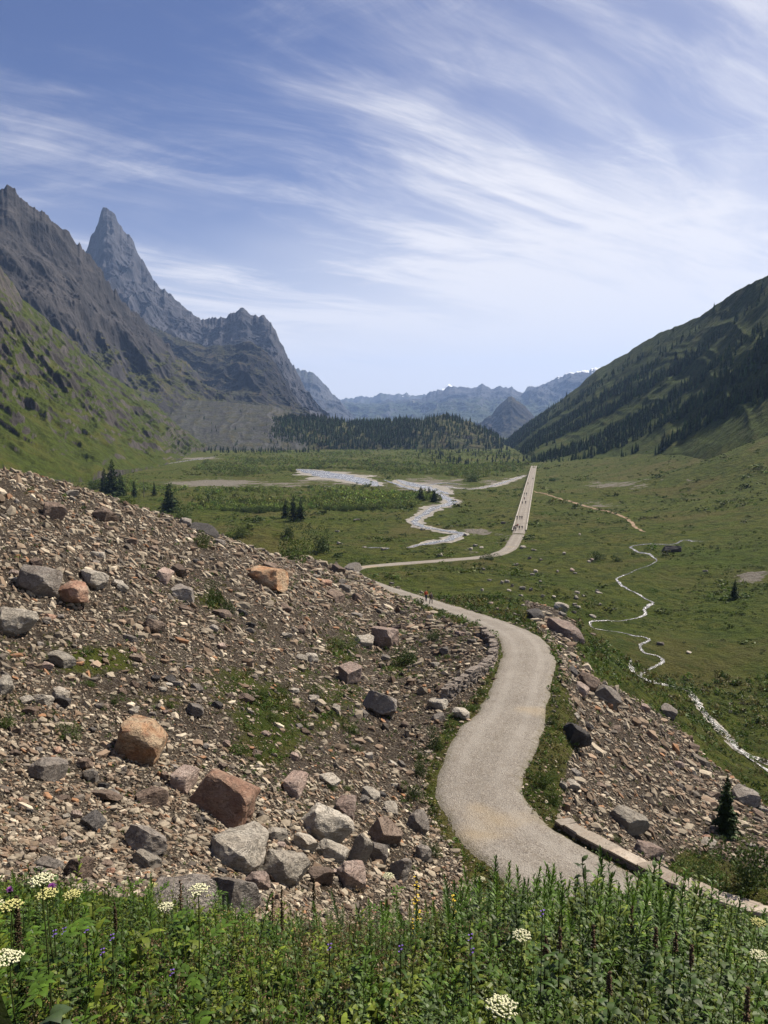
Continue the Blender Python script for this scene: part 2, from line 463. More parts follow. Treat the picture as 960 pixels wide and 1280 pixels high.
def lp(x, y):
    return np.arctan2(x, y), .5 * np.log(x * x + y * y)
ca, cl = lp(CX[:, 0], CX[:, 1]); chh = CZ - CX[:, 2]
def tps_k(r2): return np.where(r2 > 1e-14, .5 * r2 * np.log(np.maximum(r2, 1e-14)), 0.0)
n = len(CX)
K = tps_k((ca[:, None] - ca[None]) ** 2 + (cl[:, None] - cl[None]) ** 2) + np.eye(n) * 2e-4
Pm = np.column_stack([np.ones(n), ca, cl])
A = np.zeros((n + 3, n + 3)); A[:n, :n] = K; A[:n, n:] = Pm; A[n:, :n] = Pm.T
W = np.linalg.solve(A, np.concatenate([chh, np.zeros(3)]))
def tps(a, l):
    out = np.empty(a.shape); af, lf, of = a.ravel(), l.ravel(), out.ravel()
    for i in range(0, len(af), 40000):
        s = slice(i, i + 40000)
        k = tps_k((af[s, None] - ca[None]) ** 2 + (lf[s, None] - cl[None]) ** 2)
        of[s] = k @ W[:n] + W[n] + W[n + 1] * af[s] + W[n + 2] * lf[s]
    return of.reshape(a.shape)

AF = .62
A1 = np.concatenate([np.linspace(-1.35, -AF, 30)[:-1], np.linspace(-AF, AF, 600), np.linspace(AF, 1.35, 30)[1:]])
L1 = np.concatenate([np.linspace(math.log(.6), math.log(1800), 900), np.linspace(math.log(1800), math.log(13000), 40)[1:]])
# base interpolation on a coarser lattice, then refined
ac = np.clip(A1, -.72, .72)
Ag, Lg = np.meshgrid(np.linspace(-.72, .72, 260), L1[::2])
Hc = tps(Ag, np.minimum(Lg, math.log(2600)))
def bilin(Z, xs, ys, x, y):
    i = np.clip(np.searchsorted(xs, x) - 1, 0, len(xs) - 2); j = np.clip(np.searchsorted(ys, y) - 1, 0, len(ys) - 2)
    tx = np.clip((x - xs[i]) / (xs[i + 1] - xs[i]), 0, 1); ty = np.clip((y - ys[j]) / (ys[j + 1] - ys[j]), 0, 1)
    return (Z[j, i] * (1 - tx) + Z[j, i + 1] * tx) * (1 - ty) + (Z[j + 1, i] * (1 - tx) + Z[j + 1, i + 1] * tx) * ty
AA, LL = np.meshgrid(A1, L1)
RR = np.exp(LL)
GX, GY = RR * np.sin(AA), RR * np.cos(AA)
GH = bilin(Hc, np.linspace(-.72, .72, 260), L1[::2], np.clip(AA, -.72, .72), np.minimum(LL, L1[::2][-1]))
GZ = CZ - GH
GZ = np.where(RR > 1900, np.minimum(GZ, 0) - (RR - 1900) * .004, GZ)

# ------------------------------------------------------------------ masks (worked out per vertex, fixed to the place)
SCREE_L = [(-300,470),(0,573),(60,588),(130,618),(200,640),(260,660),(330,682),(400,696),(436,708),(470,730),(540,768),(600,788),(622,808),(622,835),(574,880),(545,930),(548,1000),(570,1055),(592,1110),(500,1600),(-500,1600)]
SCREE_R = [(655,752),(690,745),(722,775),(716,800),(752,848),(788,868),(838,896),(880,944),(930,985),(965,1015),(1010,1060),(960,1090),(905,1072),(860,1062),(835,1084),(790,1090),(694,1030),(706,965),(724,925),(706,870),(690,830),(680,795),(665,775)]
LUSH = [(470,880,30,22,.6),(380,840,40,20,.6),(520,880,24,20,.6),(150,760,30,12,.4),(300,780,30,14,.5),(580,800,24,10,.5),(120,822,140,24,.7),(290,850,80,42,.75),(420,880,55,45,.75),(200,870,60,22,.5),(330,800,50,18,.45),(40,880,60,30,.5),(470,800,40,25,.5),(230,740,18,10,.4),(420,760,40,15,.35),(545,830,30,18,.5),(570,775,40,10,.5),(840,950,40,18,.3),(715,900,14,50,.35),(935,1045,30,40,.6),(830,760,90,60,.7),(960,850,60,50,.8),(340,900,60,75,1.0),(265,745,28,24,.8),(430,810,45,35,.8),(500,830,45,30,.7),(90,860,80,25,.35),(60,900,50,20,.5),(20,880,40,16,.4),(512,985,12,30,.6),(618,858,12,20,.8),(562,905,10,18,.7),
        (694,905,12,45,.4),(680,990,28,28,1.0),(740,1040,30,20,.3),(860,1085,50,30,1.0),(900,760,90,70,.8),(760,820,40,25,.8),(880,690,60,25,.8),(390,1010,20,12,.3),(150,860,30,16,.3)]
BARE = [(270,604,75,5,1.0),(350,606,50,4,.7),(595,664,22,4,1.0),(588,688,16,6,.7),(420,598,62,12,.6),(530,606,60,11,.8),(625,602,36,7,.5),(570,674,28,10,.45),(545,634,30,10,.5),(765,606,45,5,.7),(845,600,40,2.5,.5),(940,722,28,7,.9),(745,630,40,7,.5),(690,770,30,16,.6),(560,748,30,3,.3),(640,672,30,6,.4),(250,573,30,2,.8)]
def blobs(L, px, py):
    m = np.zeros(px.shape)
    for x, y, a, b, s in L:
        m = np.maximum(m, s * np.exp(-(((px - x) / a) ** 2 + ((py - y) / b) ** 2)))
    return m
PXg, PYg, _ = proj(GX, GY, GZ)
def masks(px, py, r):
    inL = in_poly(px, py, SCREE_L) & (r > 9.5) & (r < 178)
    inR = in_poly(px, py, SCREE_R) & (r > 25) & (r < 125)
    return inL, inR
inL, inR = masks(PXg, PYg, RR)
def blur(Z, k):
    Z = Z.astype(np.float64)
    for _ in range(k):
        Z[1:-1] = (Z[:-2] + 2 * Z[1:-1] + Z[2:]) / 4
        Z[:, 1:-1] = (Z[:, :-2] + 2 * Z[:, 1:-1] + Z[:, 2:]) / 4
    return Z
SCR = blur(inL | inR, 14)
LSH = np.where((RR > 9) & (RR < 400), blobs(LUSH, PXg, PYg), 0)
LSH = np.where(RR < 11, .6, LSH)
SCR = SCR * (1 - .75 * np.clip(LSH * 1.1, 0, 1))
BAR = np.where((RR > 90) & (RR < 1600), blobs(BARE, PXg, PYg), 0)

# ------------------------------------------------------------------ relief
def relief(x, y, r, scr):
    z = .10 * fbm(x / 1.3, y / 1.3, octv=3, seed=3) * smooth(6, 14, r) * (1 - smooth(60, 140, r))
    z += .30 * fbm(x / 5, y / 5, octv=4, seed=5) * smooth(8, 20, r) * (1 - .35 * smooth(120, 260, r)) * (.55 + .45 * scr)
    z += .85 * fbm(x / 19, y / 19, octv=3, seed=9) * smooth(14, 40, r) * (1 - .75 * smooth(160, 300, r))
    z += .035 * fbm(x / .5, y / .5, octv=3, seed=13) * (1 - smooth(14, 30, r))
    z += .80 * (ridged(x / 8, y / 8, octv=4, seed=21) - .5) * smooth(120, 170, r) * (1 - smooth(420, 700, r)) * (1 - scr)
    return z
# distance to path and road
def path_dist(x, y, line, reach):
    """nearest distance, z and halfwidth of line for points (flat arrays)."""
    D = np.full(len(x), 1e9); Zp = np.zeros(len(x)); Hw = np.zeros(len(x))
    sel = np.nonzero((x > line[:, 0].min() - reach) & (x < line[:, 0].max() + reach) & (y > line[:, 1].min() - reach) & (y < line[:, 1].max() + reach))[0]
    for i in range(0, len(sel), 20000):
        s = sel[i:i + 20000]
        d2 = (x[s, None] - line[None, :, 0]) ** 2 + (y[s, None] - line[None, :, 1]) ** 2
        k = d2.argmin(1)
        D[s] = np.sqrt(d2[np.arange(len(s)), k]); Zp[s] = line[k, 2]; Hw[s] = line[k, 3]
    return D, Zp, Hw
gx, gy = GX.ravel(), GY.ravel()
D1, Z1, H1 = path_dist(gx, gy, PL, 12)
D2, Z2, H2 = path_dist(gx, gy, RL, 12)
useR = D2 < D1
PD = np.where(useR, D2, D1).reshape(GX.shape); PZ = np.where(useR, Z2, Z1).reshape(GX.shape); PH = np.where(useR, H2, H1).reshape(GX.shape)
del D1, D2, Z1, Z2, H1, H2
onp = smooth(0, 1, (PD - PH) / 2.2)                      # 0 on the path, 1 well away
GZ = GZ + relief(GX, GY, RR, SCR) * np.clip(onp, .0, 1)
w = 1 - smooth(.15, 1.3, (PD - PH) / 1.8)
GZ = GZ * (1 - w) + (PZ - .10) * w
SCR = SCR * smooth(.02, .22, onp)

def gz(x, y):
    a, l = lp(np.asarray(x, float), np.asarray(y, float))
    return bilin(GZ, A1, L1, a, l)
def gnormal(x, y, e):
    zx = (gz(x + e, y) - gz(x - e, y)) / (2 * e); zy = (gz(x, y + e) - gz(x, y - e)) / (2 * e)
    nn = np.stack([-zx, -zy, np.ones_like(zx)], -1)
    return nn / np.linalg.norm(nn, axis=-1, keepdims=True)
def gattr(Z, x, y):
    a, l = lp(np.asarray(x, float), np.asarray(y, float)); return bilin(Z, A1, L1, a, l)
_YS = np.exp(np.linspace(math.log(1.2), math.log(2500), 2600))
def hit(px, py):
    u, v = (px - 480) / F, (640 - py) / F
    yy = CP + v * SP; zz = -SP + v * CP
    s = _YS / yy
    X, Z = u * s, CZ + zz * s
    below = Z < gz(X, _YS)
    k = int(np.argmax(below)) if below.any() else len(_YS) - 1
    return np.array([X[k], _YS[k], float(gz(X[k], _YS[k]))])
def px_size(px, d): return px / F * d                   # metres spanned by px pixels at distance d

M = {}
M['ground'] = mat_ground(); M['path'] = mat_path(); M['water'] = mat_water()
g = np_obj('ground', np.stack([GX, GY, GZ], -1).reshape(-1, 3), grid_faces(*GX.shape)[:, ::-1], M['ground'], smooth_shade=True,
           attrs={'scree': SCR.ravel(), 'lush': LSH.ravel(), 'bare': BAR.ravel()})
tag(g, kind='structure')

def ribbon(name, line, hw, lift, mat, nc=9, crown=0.0, rough=0.0, drape=True, seed=0, edge=True, kind='structure'):
    line = np.asarray(line, float); n = len(line)
    t = np.gradient(line[:, :2], axis=0); t /= np.linalg.norm(t, axis=1)[:, None] + 1e-9
    nx, ny = t[:, 1], -t[:, 0]
    hw = np.broadcast_to(np.asarray(hw, float), (n,))
    s = np.concatenate([[0], np.cumsum(np.linalg.norm(np.diff(line[:, :2], axis=0), axis=1))])
    c = np.linspace(-1, 1, nc)
    wl = hw * (1 + rough * fbm(s / (2.2 * hw.mean()), s * 0 + 1.5, octv=5, seed=seed, gain=.62)); wr = hw * (1 + rough * fbm(s / (2.2 * hw.mean()), s * 0 + 9.5, octv=5, seed=seed + 5, gain=.62))
    off = np.where(c[None] < 0, c[None] * wl[:, None], c[None] * wr[:, None])
    X = line[:, 0][:, None] + nx[:, None] * off; Y = line[:, 1][:, None] + ny[:, None] * off
    if drape: Z = gz(X, Y) + lift
    else: Z = line[:, 2][:, None] + lift + crown * (1 - c[None] ** 2) + 0 * X
    if not drape:
        Z[:, 0] -= .12; Z[:, -1] -= .12
    ed = np.abs(c)[None] + 0 * X
    return tag(np_obj(name, np.stack([X, Y, Z], -1).reshape(-1, 3), grid_faces(n, nc)[:, ::-1], mat, smooth_shade=True, attrs={'edge': ed.ravel()}), kind=kind)
ribbon('gravel_path', PL, PL[:, 3], 0.0, M['path'], nc=15, crown=.05, rough=.20, drape=False, seed=2)
ribbon('valley_road', RL, RL[:, 3], .02, M['path'], nc=7, crown=.06, rough=.03, drape=False, seed=4)
# ------------------------------------------------------------------ mountains
def resample_px(pts, n, jag=0.0, seed=0, jfreq=30.0):
    pts = np.array(pts, float); px = pts[:, 0]
    t = (px - px[0]) / (px[-1] - px[0]); tt = np.linspace(0, 1, n)
    P = np.array([unproj(*p) for p in pts])
    Q = np.stack([np.interp(tt, t, P[:, k]) for k in range(3)], 1)
    return Q

SURF = {}
def mountain(name, ridge, base, mat, nu=260, nv=120, gully=60.0, amp=20.0, jag=6.0, prof=1.15, back=1.0, backdrop=.8, seed=0, facet=0.0, lump=None, jagscale=None, smoothr=0, bulge=0.0, shear=0.0, stretch=2.6, g1=.9, g3=.9, skirt=40.0, skout=.3):
    R = resample_px(ridge, nu); B = resample_px(base, nu)
    for _ in range(smoothr):
        R[1:-1] = (R[:-2] + 2 * R[1:-1] + R[2:]) / 4
    for _ in range(10):
        B[1:-1] = (B[:-2] + 2 * B[1:-1] + B[2:]) / 4
    s = np.concatenate([[0], np.cumsum(np.linalg.norm(np.diff(R, axis=0), axis=1))])
    js = jagscale or gully * .45
    JG = jag * (.6 * fbm(s / js, s * 0 + seed, octv=5, seed=seed, gain=.6) + .5 * (ridged(s / (js * .8), s * 0 + seed + 4, octv=3, seed=seed + 1, gain=.6) - .55))
    nb = max(8, nv // 4)
    v = np.concatenate([np.linspace(0, 1, nv), 1 + np.linspace(0, 1, nb + 1)[1:]])
    fr = np.minimum(v, 1)[None, :, None]
    XYZ = B[:, None] * (1 - fr) + R[:, None] * fr
    zz = B[:, 2][:, None] + (R[:, 2] - B[:, 2])[:, None] * np.minimum(v, 1)[None] ** prof
    zz = zz + JG[:, None] * np.minimum(v, 1)[None] ** 7 * (1 - np.clip(v - 1, 0, 1))[None]
    XYZ[..., 2] = zz + bulge * np.sin(np.pi * np.minimum(v, 1))[None]
    bk = np.clip(v - 1, 0, 1)[None]
    hv = (R - B)[:, :2]; hl = np.linalg.norm(hv, axis=1)[:, None]
    XYZ[..., 0] += hv[:, 0][:, None] * bk * back; XYZ[..., 1] += hv[:, 1][:, None] * bk * back
    XYZ[..., 2] -= (R[:, 2][:, None] + 20) * backdrop * bk ** .8
    # outward direction (from ridge toward base)
    o = -(hv / (hl + 1e-9))
    slope_len = np.linalg.norm(R - B, axis=1)[:, None] * v[None]
    S = s[:, None] + 0 * v[None]
    wx = fbm(XYZ[..., 0] / (gully * 3), XYZ[..., 1] / (gully * 3), XYZ[..., 2] / (gully * 3), octv=4, seed=seed + 40) * gully * 1.8
    Sg = S + shear * slope_len
    n1 = ridged((Sg + wx) / gully, (slope_len + .6 * wx) / (gully * stretch), octv=2, seed=seed + 3, gain=.4) - .5
    n2 = fbm(XYZ[..., 0] / (gully * 2.4), XYZ[..., 1] / (gully * 2.4), XYZ[..., 2] / (gully * 1.6), octv=4, seed=seed + 7)
    w3 = wx * .5
    n3 = ridged((XYZ[..., 0] + w3) / (gully * .7), (XYZ[..., 1] - w3) / (gully * .7), (XYZ[..., 2] + w3) / (gully * .9), octv=6, seed=seed + 9, gain=.58) - .5
    env = np.clip(np.sin(np.pi * np.clip(np.minimum(v, 1.0) * .93 + .03, 0, 1)), .10, 1)[None] ** .7
    d = amp * env * (n1 * g1 + n2 * 1.0 + n3 * g3)
    if facet:
        q = amp * facet; d = d * .6 + .4 * np.round(d / q) * q
    XYZ[..., 0] += o[:, 0][:, None] * d * .75; XYZ[..., 1] += o[:, 1][:, None] * d * .75
    XYZ[..., 2] += d * .5
    SURF[name] = XYZ[:, :nv]
    foot = XYZ[:, :1].copy(); foot[..., :2] += o[:, None] * skirt * skout; foot[..., 2] -= skirt
    XYZ = np.concatenate([foot, XYZ], 1)
    ob = np_obj(name, XYZ.reshape(-1, 3), grid_faces(nu, XYZ.shape[1]), mat, smooth_shade=False if facet else True)
    return tag(ob, kind='structure')

M['rock_spire'] = mat_mountain('granite_of_the_spire', (.098,.092,.092), (.165,.15,.145), (.056,.053,.056), (.08,.08,.04), .93, 1.02)
M['rock_ridge'] = mat_mountain('rock_and_turf_of_the_ridge', (.066,.058,.050), (.120,.103,.087), (.036,.032,.029), (.056,.062,.018), .56, .72, top=(190, 300))
M['dark_ridge'] = mat_mountain('dark_rock_of_the_shoulder', (.034,.030,.027), (.060,.051,.044), (.020,.019,.018), (.046,.046,.022), .74, .88)
M['moraine'] = mat_mountain('grey_moraine_rubble', (.125,.115,.098), (.18,.165,.14), (.075,.070,.058), (.050,.056,.022), .90, 1.06, gscale=.35)
M['spur'] = mat_mountain('steep_turf_and_crags', (.095,.077,.060), (.175,.145,.115), (.048,.040,.032), (.044,.058,.009), .46, .59, gscale=.5, gvar=.45)
M['hill'] = mat_mountain('wooded_hillside_turf', (.12,.11,.09), (.18,.16,.13), (.07,.065,.055), (.050,.068,.013), .18, .32, gscale=.5)
M['knoll'] = mat_mountain('knoll_turf', (.12,.11,.09), (.20,.175,.14), (.08,.07,.06), (.070,.076,.030), .62, .78, gscale=.4)
M['far'] = mat_mountain('far_alpine_rock', (.10,.095,.09), (.17,.16,.15), (.07,.07,.07), (.05,.065,.03), .62, .80, gscale=3.0, snow=(480, 800), top=(250, 520))
M['far_snow'] = mat_mountain('far_snowy_rock', (.10,.095,.09), (.17,.16,.15), (.07,.07,.07), (.05,.065,.03), .9, 1.0, gscale=3.0, snow=(560, 760))
M['farthest'] = mat_mountain('farthest_snowy_rock', (.12,.115,.11), (.19,.18,.17), (.07,.07,.07), (.05,.065,.03), .9, 1.0, gscale=4.0, snow=(520, 740))

mountain('grassy_spur', [(-260,180,700),(-120,250,800),(0,334,900),(28,370,950),(60,402,1000),(95,432,1060),(130,462,1120),(165,487,1190),(200,512,1250),(232,538,1330),(264,562,1400)],
         [(-260,640,330),(0,612,420),(120,592,540),(200,580,760),(264,563,1380)], M['spur'], nu=420, nv=220, gully=60, amp=26, jag=9, prof=1.05, seed=2, jagscale=34, shear=.9, stretch=1.5, g1=.7, g3=1.0)
mountain('rocky_ridge', [(-200,150,1500),(-60,205,1650),(0,234,1700),(14,236,1710),(30,252,1720),(48,262,1735),(65,276,1750),(85,288,1780),(100,303,1800),(112,322,1820),(125,334,1850),(145,362,1900),(165,385,1950),(185,408,2000),(205,430,2050),(228,452,2100),(250,472,2150),(272,490,2200),(292,502,2250)],
         [(-200,600,800),(0,560,1000),(130,550,1300),(200,530,1500),(292,506,2000)], M['rock_ridge'], nu=480, nv=260, gully=150, amp=70, jag=38, prof=1.2, seed=5, jagscale=40, shear=.5, stretch=2.0)
mountain('granite_spire', [(40,420,3900),(88,345,3850),(108,312,3800),(113,294,3800),(119,288,3800),(124,272,3800),(129,265,3800),(135,264,3800),(142,268,3800),(150,280,3800),(158,289,3800),(166,298,3790),(172,315,3780),(182,332,3760),(196,352,3740),(210,366,3720),(224,379,3700),(240,391,3690),(252,399,3680),(262,397,3640),(274,396,3600),(286,390,3580),(300,384,3560),(309,388,3550),(316,393,3540),(328,394,3520),(338,403,3500),(348,421,3480),(358,442,3450),(370,464,3420),(384,488,3380),(398,509,3350),(410,521,3330)],
         [(40,500,2800),(150,490,2700),(250,500,2600),(350,510,2600),(414,522,2900)], M['rock_spire'], nu=560, nv=280, gully=210, amp=105, jag=38, prof=1.25, seed=8, jagscale=60, shear=-.5, stretch=2.0)
mountain('dark_rock_shoulder', [(170,398,2950),(190,410,2900),(212,417,2870),(232,424,2850),(256,431,2820),(280,431,2800),(300,426,2760),(312,424,2750),(326,432,2730),(338,444,2720),(350,463,2700),(362,484,2660),(374,503,2620),(384,514,2600)],
         [(170,500,2300),(250,508,2200),(330,512,2200),(388,518,2350)], M['dark_ridge'], nu=360, nv=180, gully=120, amp=50, jag=16, prof=1.1, seed=12, jagscale=50, shear=.6, stretch=1.8)
mountain('grey_moraine', [(120,492,1780),(170,494,1800),(200,497,1750),(250,500,1700),(290,503,1650),(318,506,1630),(340,508,1620),(360,514,1600),(384,521,1590)],
         [(120,566,1270),(190,565,1290),(270,565,1300),(330,565,1310),(384,565,1320)], M['moraine'], nu=260, nv=110, gully=34, amp=5, jag=3, prof=1.0, seed=15, g1=1.3, g3=.25, stretch=6)
mountain('wooded_knoll', [(296,556,1460),(320,541,1500),(340,526,1540),(362,521,1560),(390,521,1580),(420,525,1570),(450,528,1560),(480,527,1540),(505,525,1530),(528,525,1530),(546,519,1535),(556,517,1535),(568,522,1530),(585,526,1520),(600,533,1510),(616,542,1490),(630,553,1460)],
         [(296,563.5,1370),(380,564,1360),(480,564,1355),(560,564,1355),(630,563.5,1370)], M['knoll'], nu=260, nv=90, gully=42, amp=9, jag=5, prof=.75, seed=18, bulge=3)
mountain('wooded_hillside', [(1300,60,620),(1150,200,690),(1040,285,750),(960,341,800),(930,357,870),(900,375,950),(875,393,1010),(850,405,1080),(828,414,1160),(800,431,1250),(772,448,1350),(745,463,1450),(722,484,1550),(700,500,1650),(680,514,1750),(660,528,1850),(643,541,1950),(630,552,2050)],
         [(1300,470,250),(1150,500,320),(960,538,440),(850,566,570),(760,577,700),(672,584,790),(655,570,1050),(640,562,1400),(630,558,1800)], M['hill'], nu=420, nv=220, gully=90, amp=15, jag=4, prof=1.15, seed=22, jagscale=50, shear=-.9, stretch=4.0, g1=.55, g3=.7, skirt=45, skout=2.6)
mountain('snow_capped_ridge', [(340,440,7400),(362,456,7200),(376,461,7100),(388,462,7000),(396,470,6950),(408,482,6900),(418,491,6850),(430,506,6800),(445,524,6700)],
         [(340,520,5600),(400,525,5600),(445,527,5800)], M['far_snow'], nu=160, nv=90, gully=260, amp=110, jag=60, prof=1.2, seed=25)
mountain('far_range', [(400,512,9600),(432,501,9600),(450,503,9500),(470,505,9500),(490,500,9400),(510,497,9300),(530,495,9200),(545,491,9100),(556,487,9000),(566,482,9000),(576,484,9000),(590,483,9000),(602,479,9000),(614,486,8900),(628,483,8900),(640,482,8800),(654,488,8700),(664,484,8600),(678,477,8500),(690,473,8400),(702,470,8300),(716,465,8200),(732,461,8100),(750,458,8000),(790,462,7900)],
         [(400,524,7000),(550,528,6500),(680,530,6000),(790,530,6000)], M['far'], nu=420, nv=120, gully=330, amp=150, jag=90, prof=1.15, seed=29, back=.5)
mountain('pointed_peak', [(585,545,4700),(600,528,4650),(612,518,4600),(624,506,4560),(632,498,4540),(640,494,4520),(648,500,4520),(656,509,4500),(666,519,4480),(680,533,4450)],
         [(585,550,4000),(640,552,3900),(680,550,4000)], M['dark_ridge'], nu=160, nv=100, gully=130, amp=48, jag=26, prof=1.1, seed=33)
mountain('farthest_range', [(400,502,11780),(430,498,11780),(446,496,11704),(462,498,11552),(476,493,11400),(492,495,11400),(508,490,11400),(524,494,11400),(540,496,11400),(552,488,11780),(560,482,11856),(568,481,11856),(576,486,11856),(600,500,11780)],
         [(400,524,9120),(500,526,9120),(600,526,9120)], M['farthest'], nu=220, nv=70, gully=500, amp=160, jag=110, prof=1.1, seed=36, back=.3)
# ------------------------------------------------------------------ water, trail
def px_line(pts, step=.8):
    """(px, py, half-width m) on the ground -> smooth line in the place."""
    Q = np.array([[*hit(p[0], p[1])[:2], 0, p[2]] for p in pts])
    return catmull(Q, step)
def stream(name, pts, lift=.10, rough=.35, seed=0, nc=7, mat=None, step=.8, thin=1.0):
    L = px_line(pts, step); L[:, 3] = np.maximum(L[:, 3] * thin, .12)
    return ribbon(name, L, L[:, 3], lift, mat or M['water'], nc=nc, rough=rough, seed=seed)
B1 = [(878,677,.5),(866,677,.8),(854,675.5,.9),(845,680,.8),(825,680.5,.8),(807,680.8,.8),(790,683,.8),(789,685.5,.9),(797,690,.9),(806,692,1.5),(813,694,.9),(821,701,.4),(812,707,.3),(800,711,.3),(791,715,.35)]
B2 = [(791,715,.3),(781,719,.5),(771,723.5,.6),(774,729,.8),(782,735.5,.7),(791,740,.55),(800,745,.6),(808,750,.5),(816,754,.7),(811,758,.8),(805,763,.8),(807,767,.7),(803,771,.6),(790,774.5,.35),(772,777.5,.3)]
B3 = [(772,777.5,.25),(755,777,.4),(741,777.5,.55),(737.5,781,.5),(741,785.5,.45),(760,789,.5),(776,791.5,.45),(791,795,.5),(803,797,.55),(811.5,801,.6),(805,804.5,.6),(800,808,.6),(802,813,.55),(806,817,.5),(815,819,.45),(823,821.5,.45),(829,827.5,.55),(822,832.5,.5),(812,838,.5),(806,842,.4),(801,845.5,.35)]
B4 = [(786,823,.35),(788,829,.5),(790,838,.8),(797,845,.9),(807,850.5,.9),(820,854,.9),(835,857,1.0),(849,860,1.0),(860,864,1.0),(870,876,.8),(880,890,.9),(888,900,1.1),(898,910,1.25),(908,921,1.2),(919,934,1.2),(931,943,1.2),(945,949,1.2),(962,955,1.2),(990,965,1.3)]
B5 = [(915,931,.5),(935,948,.7),(950,958,.7),(965,968,.8),(985,980,.8)]
for k, B in enumerate([B1, B2, B3, B4, B5]):
    stream('meadow_brook', B, .05 + .012 * k, .85, seed=50 + k, step=.3, thin=.43)
M['gravel_bar'] = mat_plain('river_gravel', (.20, .185, .16), .9, .15, .8, .35, .5)
stream('gravel_bar', [(a, b, c * 1.1) for a, b, c in B4[7:]], .03, .9, seed=180, step=.3, thin=.62, mat=M['gravel_bar'])
STREAMS = [[(372,586.5,4),(385,588.5,14),(405,592,22),(425,596,26),(445,600,18),(462,605,10),(475,608,3)],
     [(497,600,3),(512,605,14),(528,609,14),(545,613,8),(560,618,4)],
     [(556,608,3),(580,611,5),(605,609.5,5),(628,604,6),(645,598,4),(656,594.5,2)],
     [(541,614,4),(556,622,5),(566,628,6),(556,632,6),(543,635,6),(531,643,4),(519,652,3.5),(524,656.5,4),(531,659.5,3),(545,662,3),(562,665,4),(577,667,3),(568,671.5,4),(559,676,3.5),(545,678,3.5),(530,681,2.4),(520,683,1.6),(509,685,.8)],
     [(505,604,2),(522,607,4),(540,606,3),(556,604,2.5),(575,606,1)],[(480,600,1),(500,607,3),(520,613,4),(538,617,3),(556,622,2)],
     [(459,685.6,.5),(470,685,1.2),(486,686.5,.8)],
     [(188,585,1.5),(205,581,1.5),(228,577,2.5),(248,574,4),(270,571,1.5)]]
for k, B in enumerate(STREAMS):
    if k not in (4, 5): stream('gravel_bar', [(a, b, c * 1.7) for a, b, c in B], .07 + .008 * k, 1.2, seed=170 + k, step=1.6, thin=.55, mat=M['gravel_bar'])
    stream('valley_stream', B, .14 + .01 * k, .75, seed=70 + k, step=1.6, thin=[.55, .36, .20, .40, .45, .5, .7, .6][k])
M['trail'] = mat_plain('bare_earth_trail', (.20, .145, .092), .95, .1, .5, .35, .3)
T = px_line([(667,613.5,.9),(682,617.5,1.0),(700,623.5,1.1),(722,630,1.3),(742,635.5,1.3),(760,639.5,1.1),(775,644.5,1.0),(787,652,.9),(795,660,.8),(806,665,.5)], 1.5)
ribbon('dirt_trail', T, T[:, 3] * .75, .08, M['trail'], nc=5, rough=.7, seed=91)

# ------------------------------------------------------------------ rock shapes
def ico(sub):
    b = bmesh.new(); bmesh.ops.create_icosphere(b, subdivisions=sub, radius=1.0)
    V = np.array([v.co[:] for v in b.verts]); Fc = np.array([[v.index for v in f.verts] for f in b.faces]); b.free()
    return V, Fc
ICO = {k: ico(k) for k in (1, 2, 3, 4, 5)}
def rock_shape(sub, cuts, rough, seed, dims=(1, 1, 1), flat_top=0.0):
    r = np.random.default_rng(seed)
    V, Fc = ICO[sub]; V = V.copy()
    V *= (1 + .25 * fbm(V[:, 0] * 1.1 + seed, V[:, 1] * 1.1, V[:, 2] * 1.1, octv=2, seed=seed))[:, None]
    nrm = r.normal(size=(cuts, 3)); nrm /= np.linalg.norm(nrm, axis=1)[:, None]
    nrm = np.concatenate([nrm, np.eye(3) + r.normal(size=(3, 3)) * .18, -np.eye(3) + r.normal(size=(3, 3)) * .18]); nrm /= np.linalg.norm(nrm, axis=1)[:, None]
    h = np.concatenate([r.uniform(.58, .86, cuts), r.uniform(.55, .72, 6)])
    for a, d in zip(nrm, h):
        e = V @ a - d
        V -= np.maximum(e, 0)[:, None] * a[None] * .97
    if rough:
        nn = fbm(V[:, 0] * 3.0, V[:, 1] * 3.0, V[:, 2] * 3.0 + seed, octv=4, seed=seed + 3)
        crack = ridged(V[:, 0] * 1.7 + seed, V[:, 1] * 1.7, V[:, 2] * 4.0, octv=3, seed=seed + 8)
        V *= (1 + rough * nn - rough * 1.1 * np.clip(crack - .62, 0, 1))[:, None]
    return V * np.array(dims), Fc

M['rock_grey'] = mat_rock('grey_rock', (.235,.205,.175), (.30,.27,.235), (.15,.115,.09))
M['rock_pale'] = mat_rock('pale_rock', (.40,.355,.29), (.46,.42,.35), (.23,.19,.145))
M['rock_orange'] = mat_rock('orange_rock', (.43,.23,.115), (.46,.35,.23), (.24,.10,.055))
M['rock_rust'] = mat_rock('rust_rock', (.40,.225,.15), (.44,.30,.215), (.27,.14,.09))
M['rock_brown'] = mat_rock('brown_rock', (.18,.13,.098), (.235,.18,.14), (.12,.075,.05))
M['rock_pink'] = mat_rock('pinkish_rock', (.34,.25,.205), (.40,.32,.27), (.25,.165,.125))
M['rock_dark'] = mat_rock('dark_rock', (.070,.064,.060), (.11,.10,.092), (.04,.037,.036))
KIND = {'g': 'rock_grey', 'p': 'rock_pale', 'o': 'rock_orange', 'r': 'rock_rust', 'b': 'rock_brown', 'k': 'rock_pink', 'd': 'rock_dark'}
ROCKM = {}
for k in KIND:
    ROCKM[k] = []
    for j in range(3):
        V, Fc = rock_shape(4, [7, 11, 14][j], [.10, .075, .12][j], 100 + ord(k) * 7 + j * 31, dims=[(1, 1, 1), (1.12, .9, .8), (.95, 1.05, 1.1)][j])
        ROCKM[k].append(np_mesh('boulder', V, Fc, M[KIND[k]], smooth_shade=False))
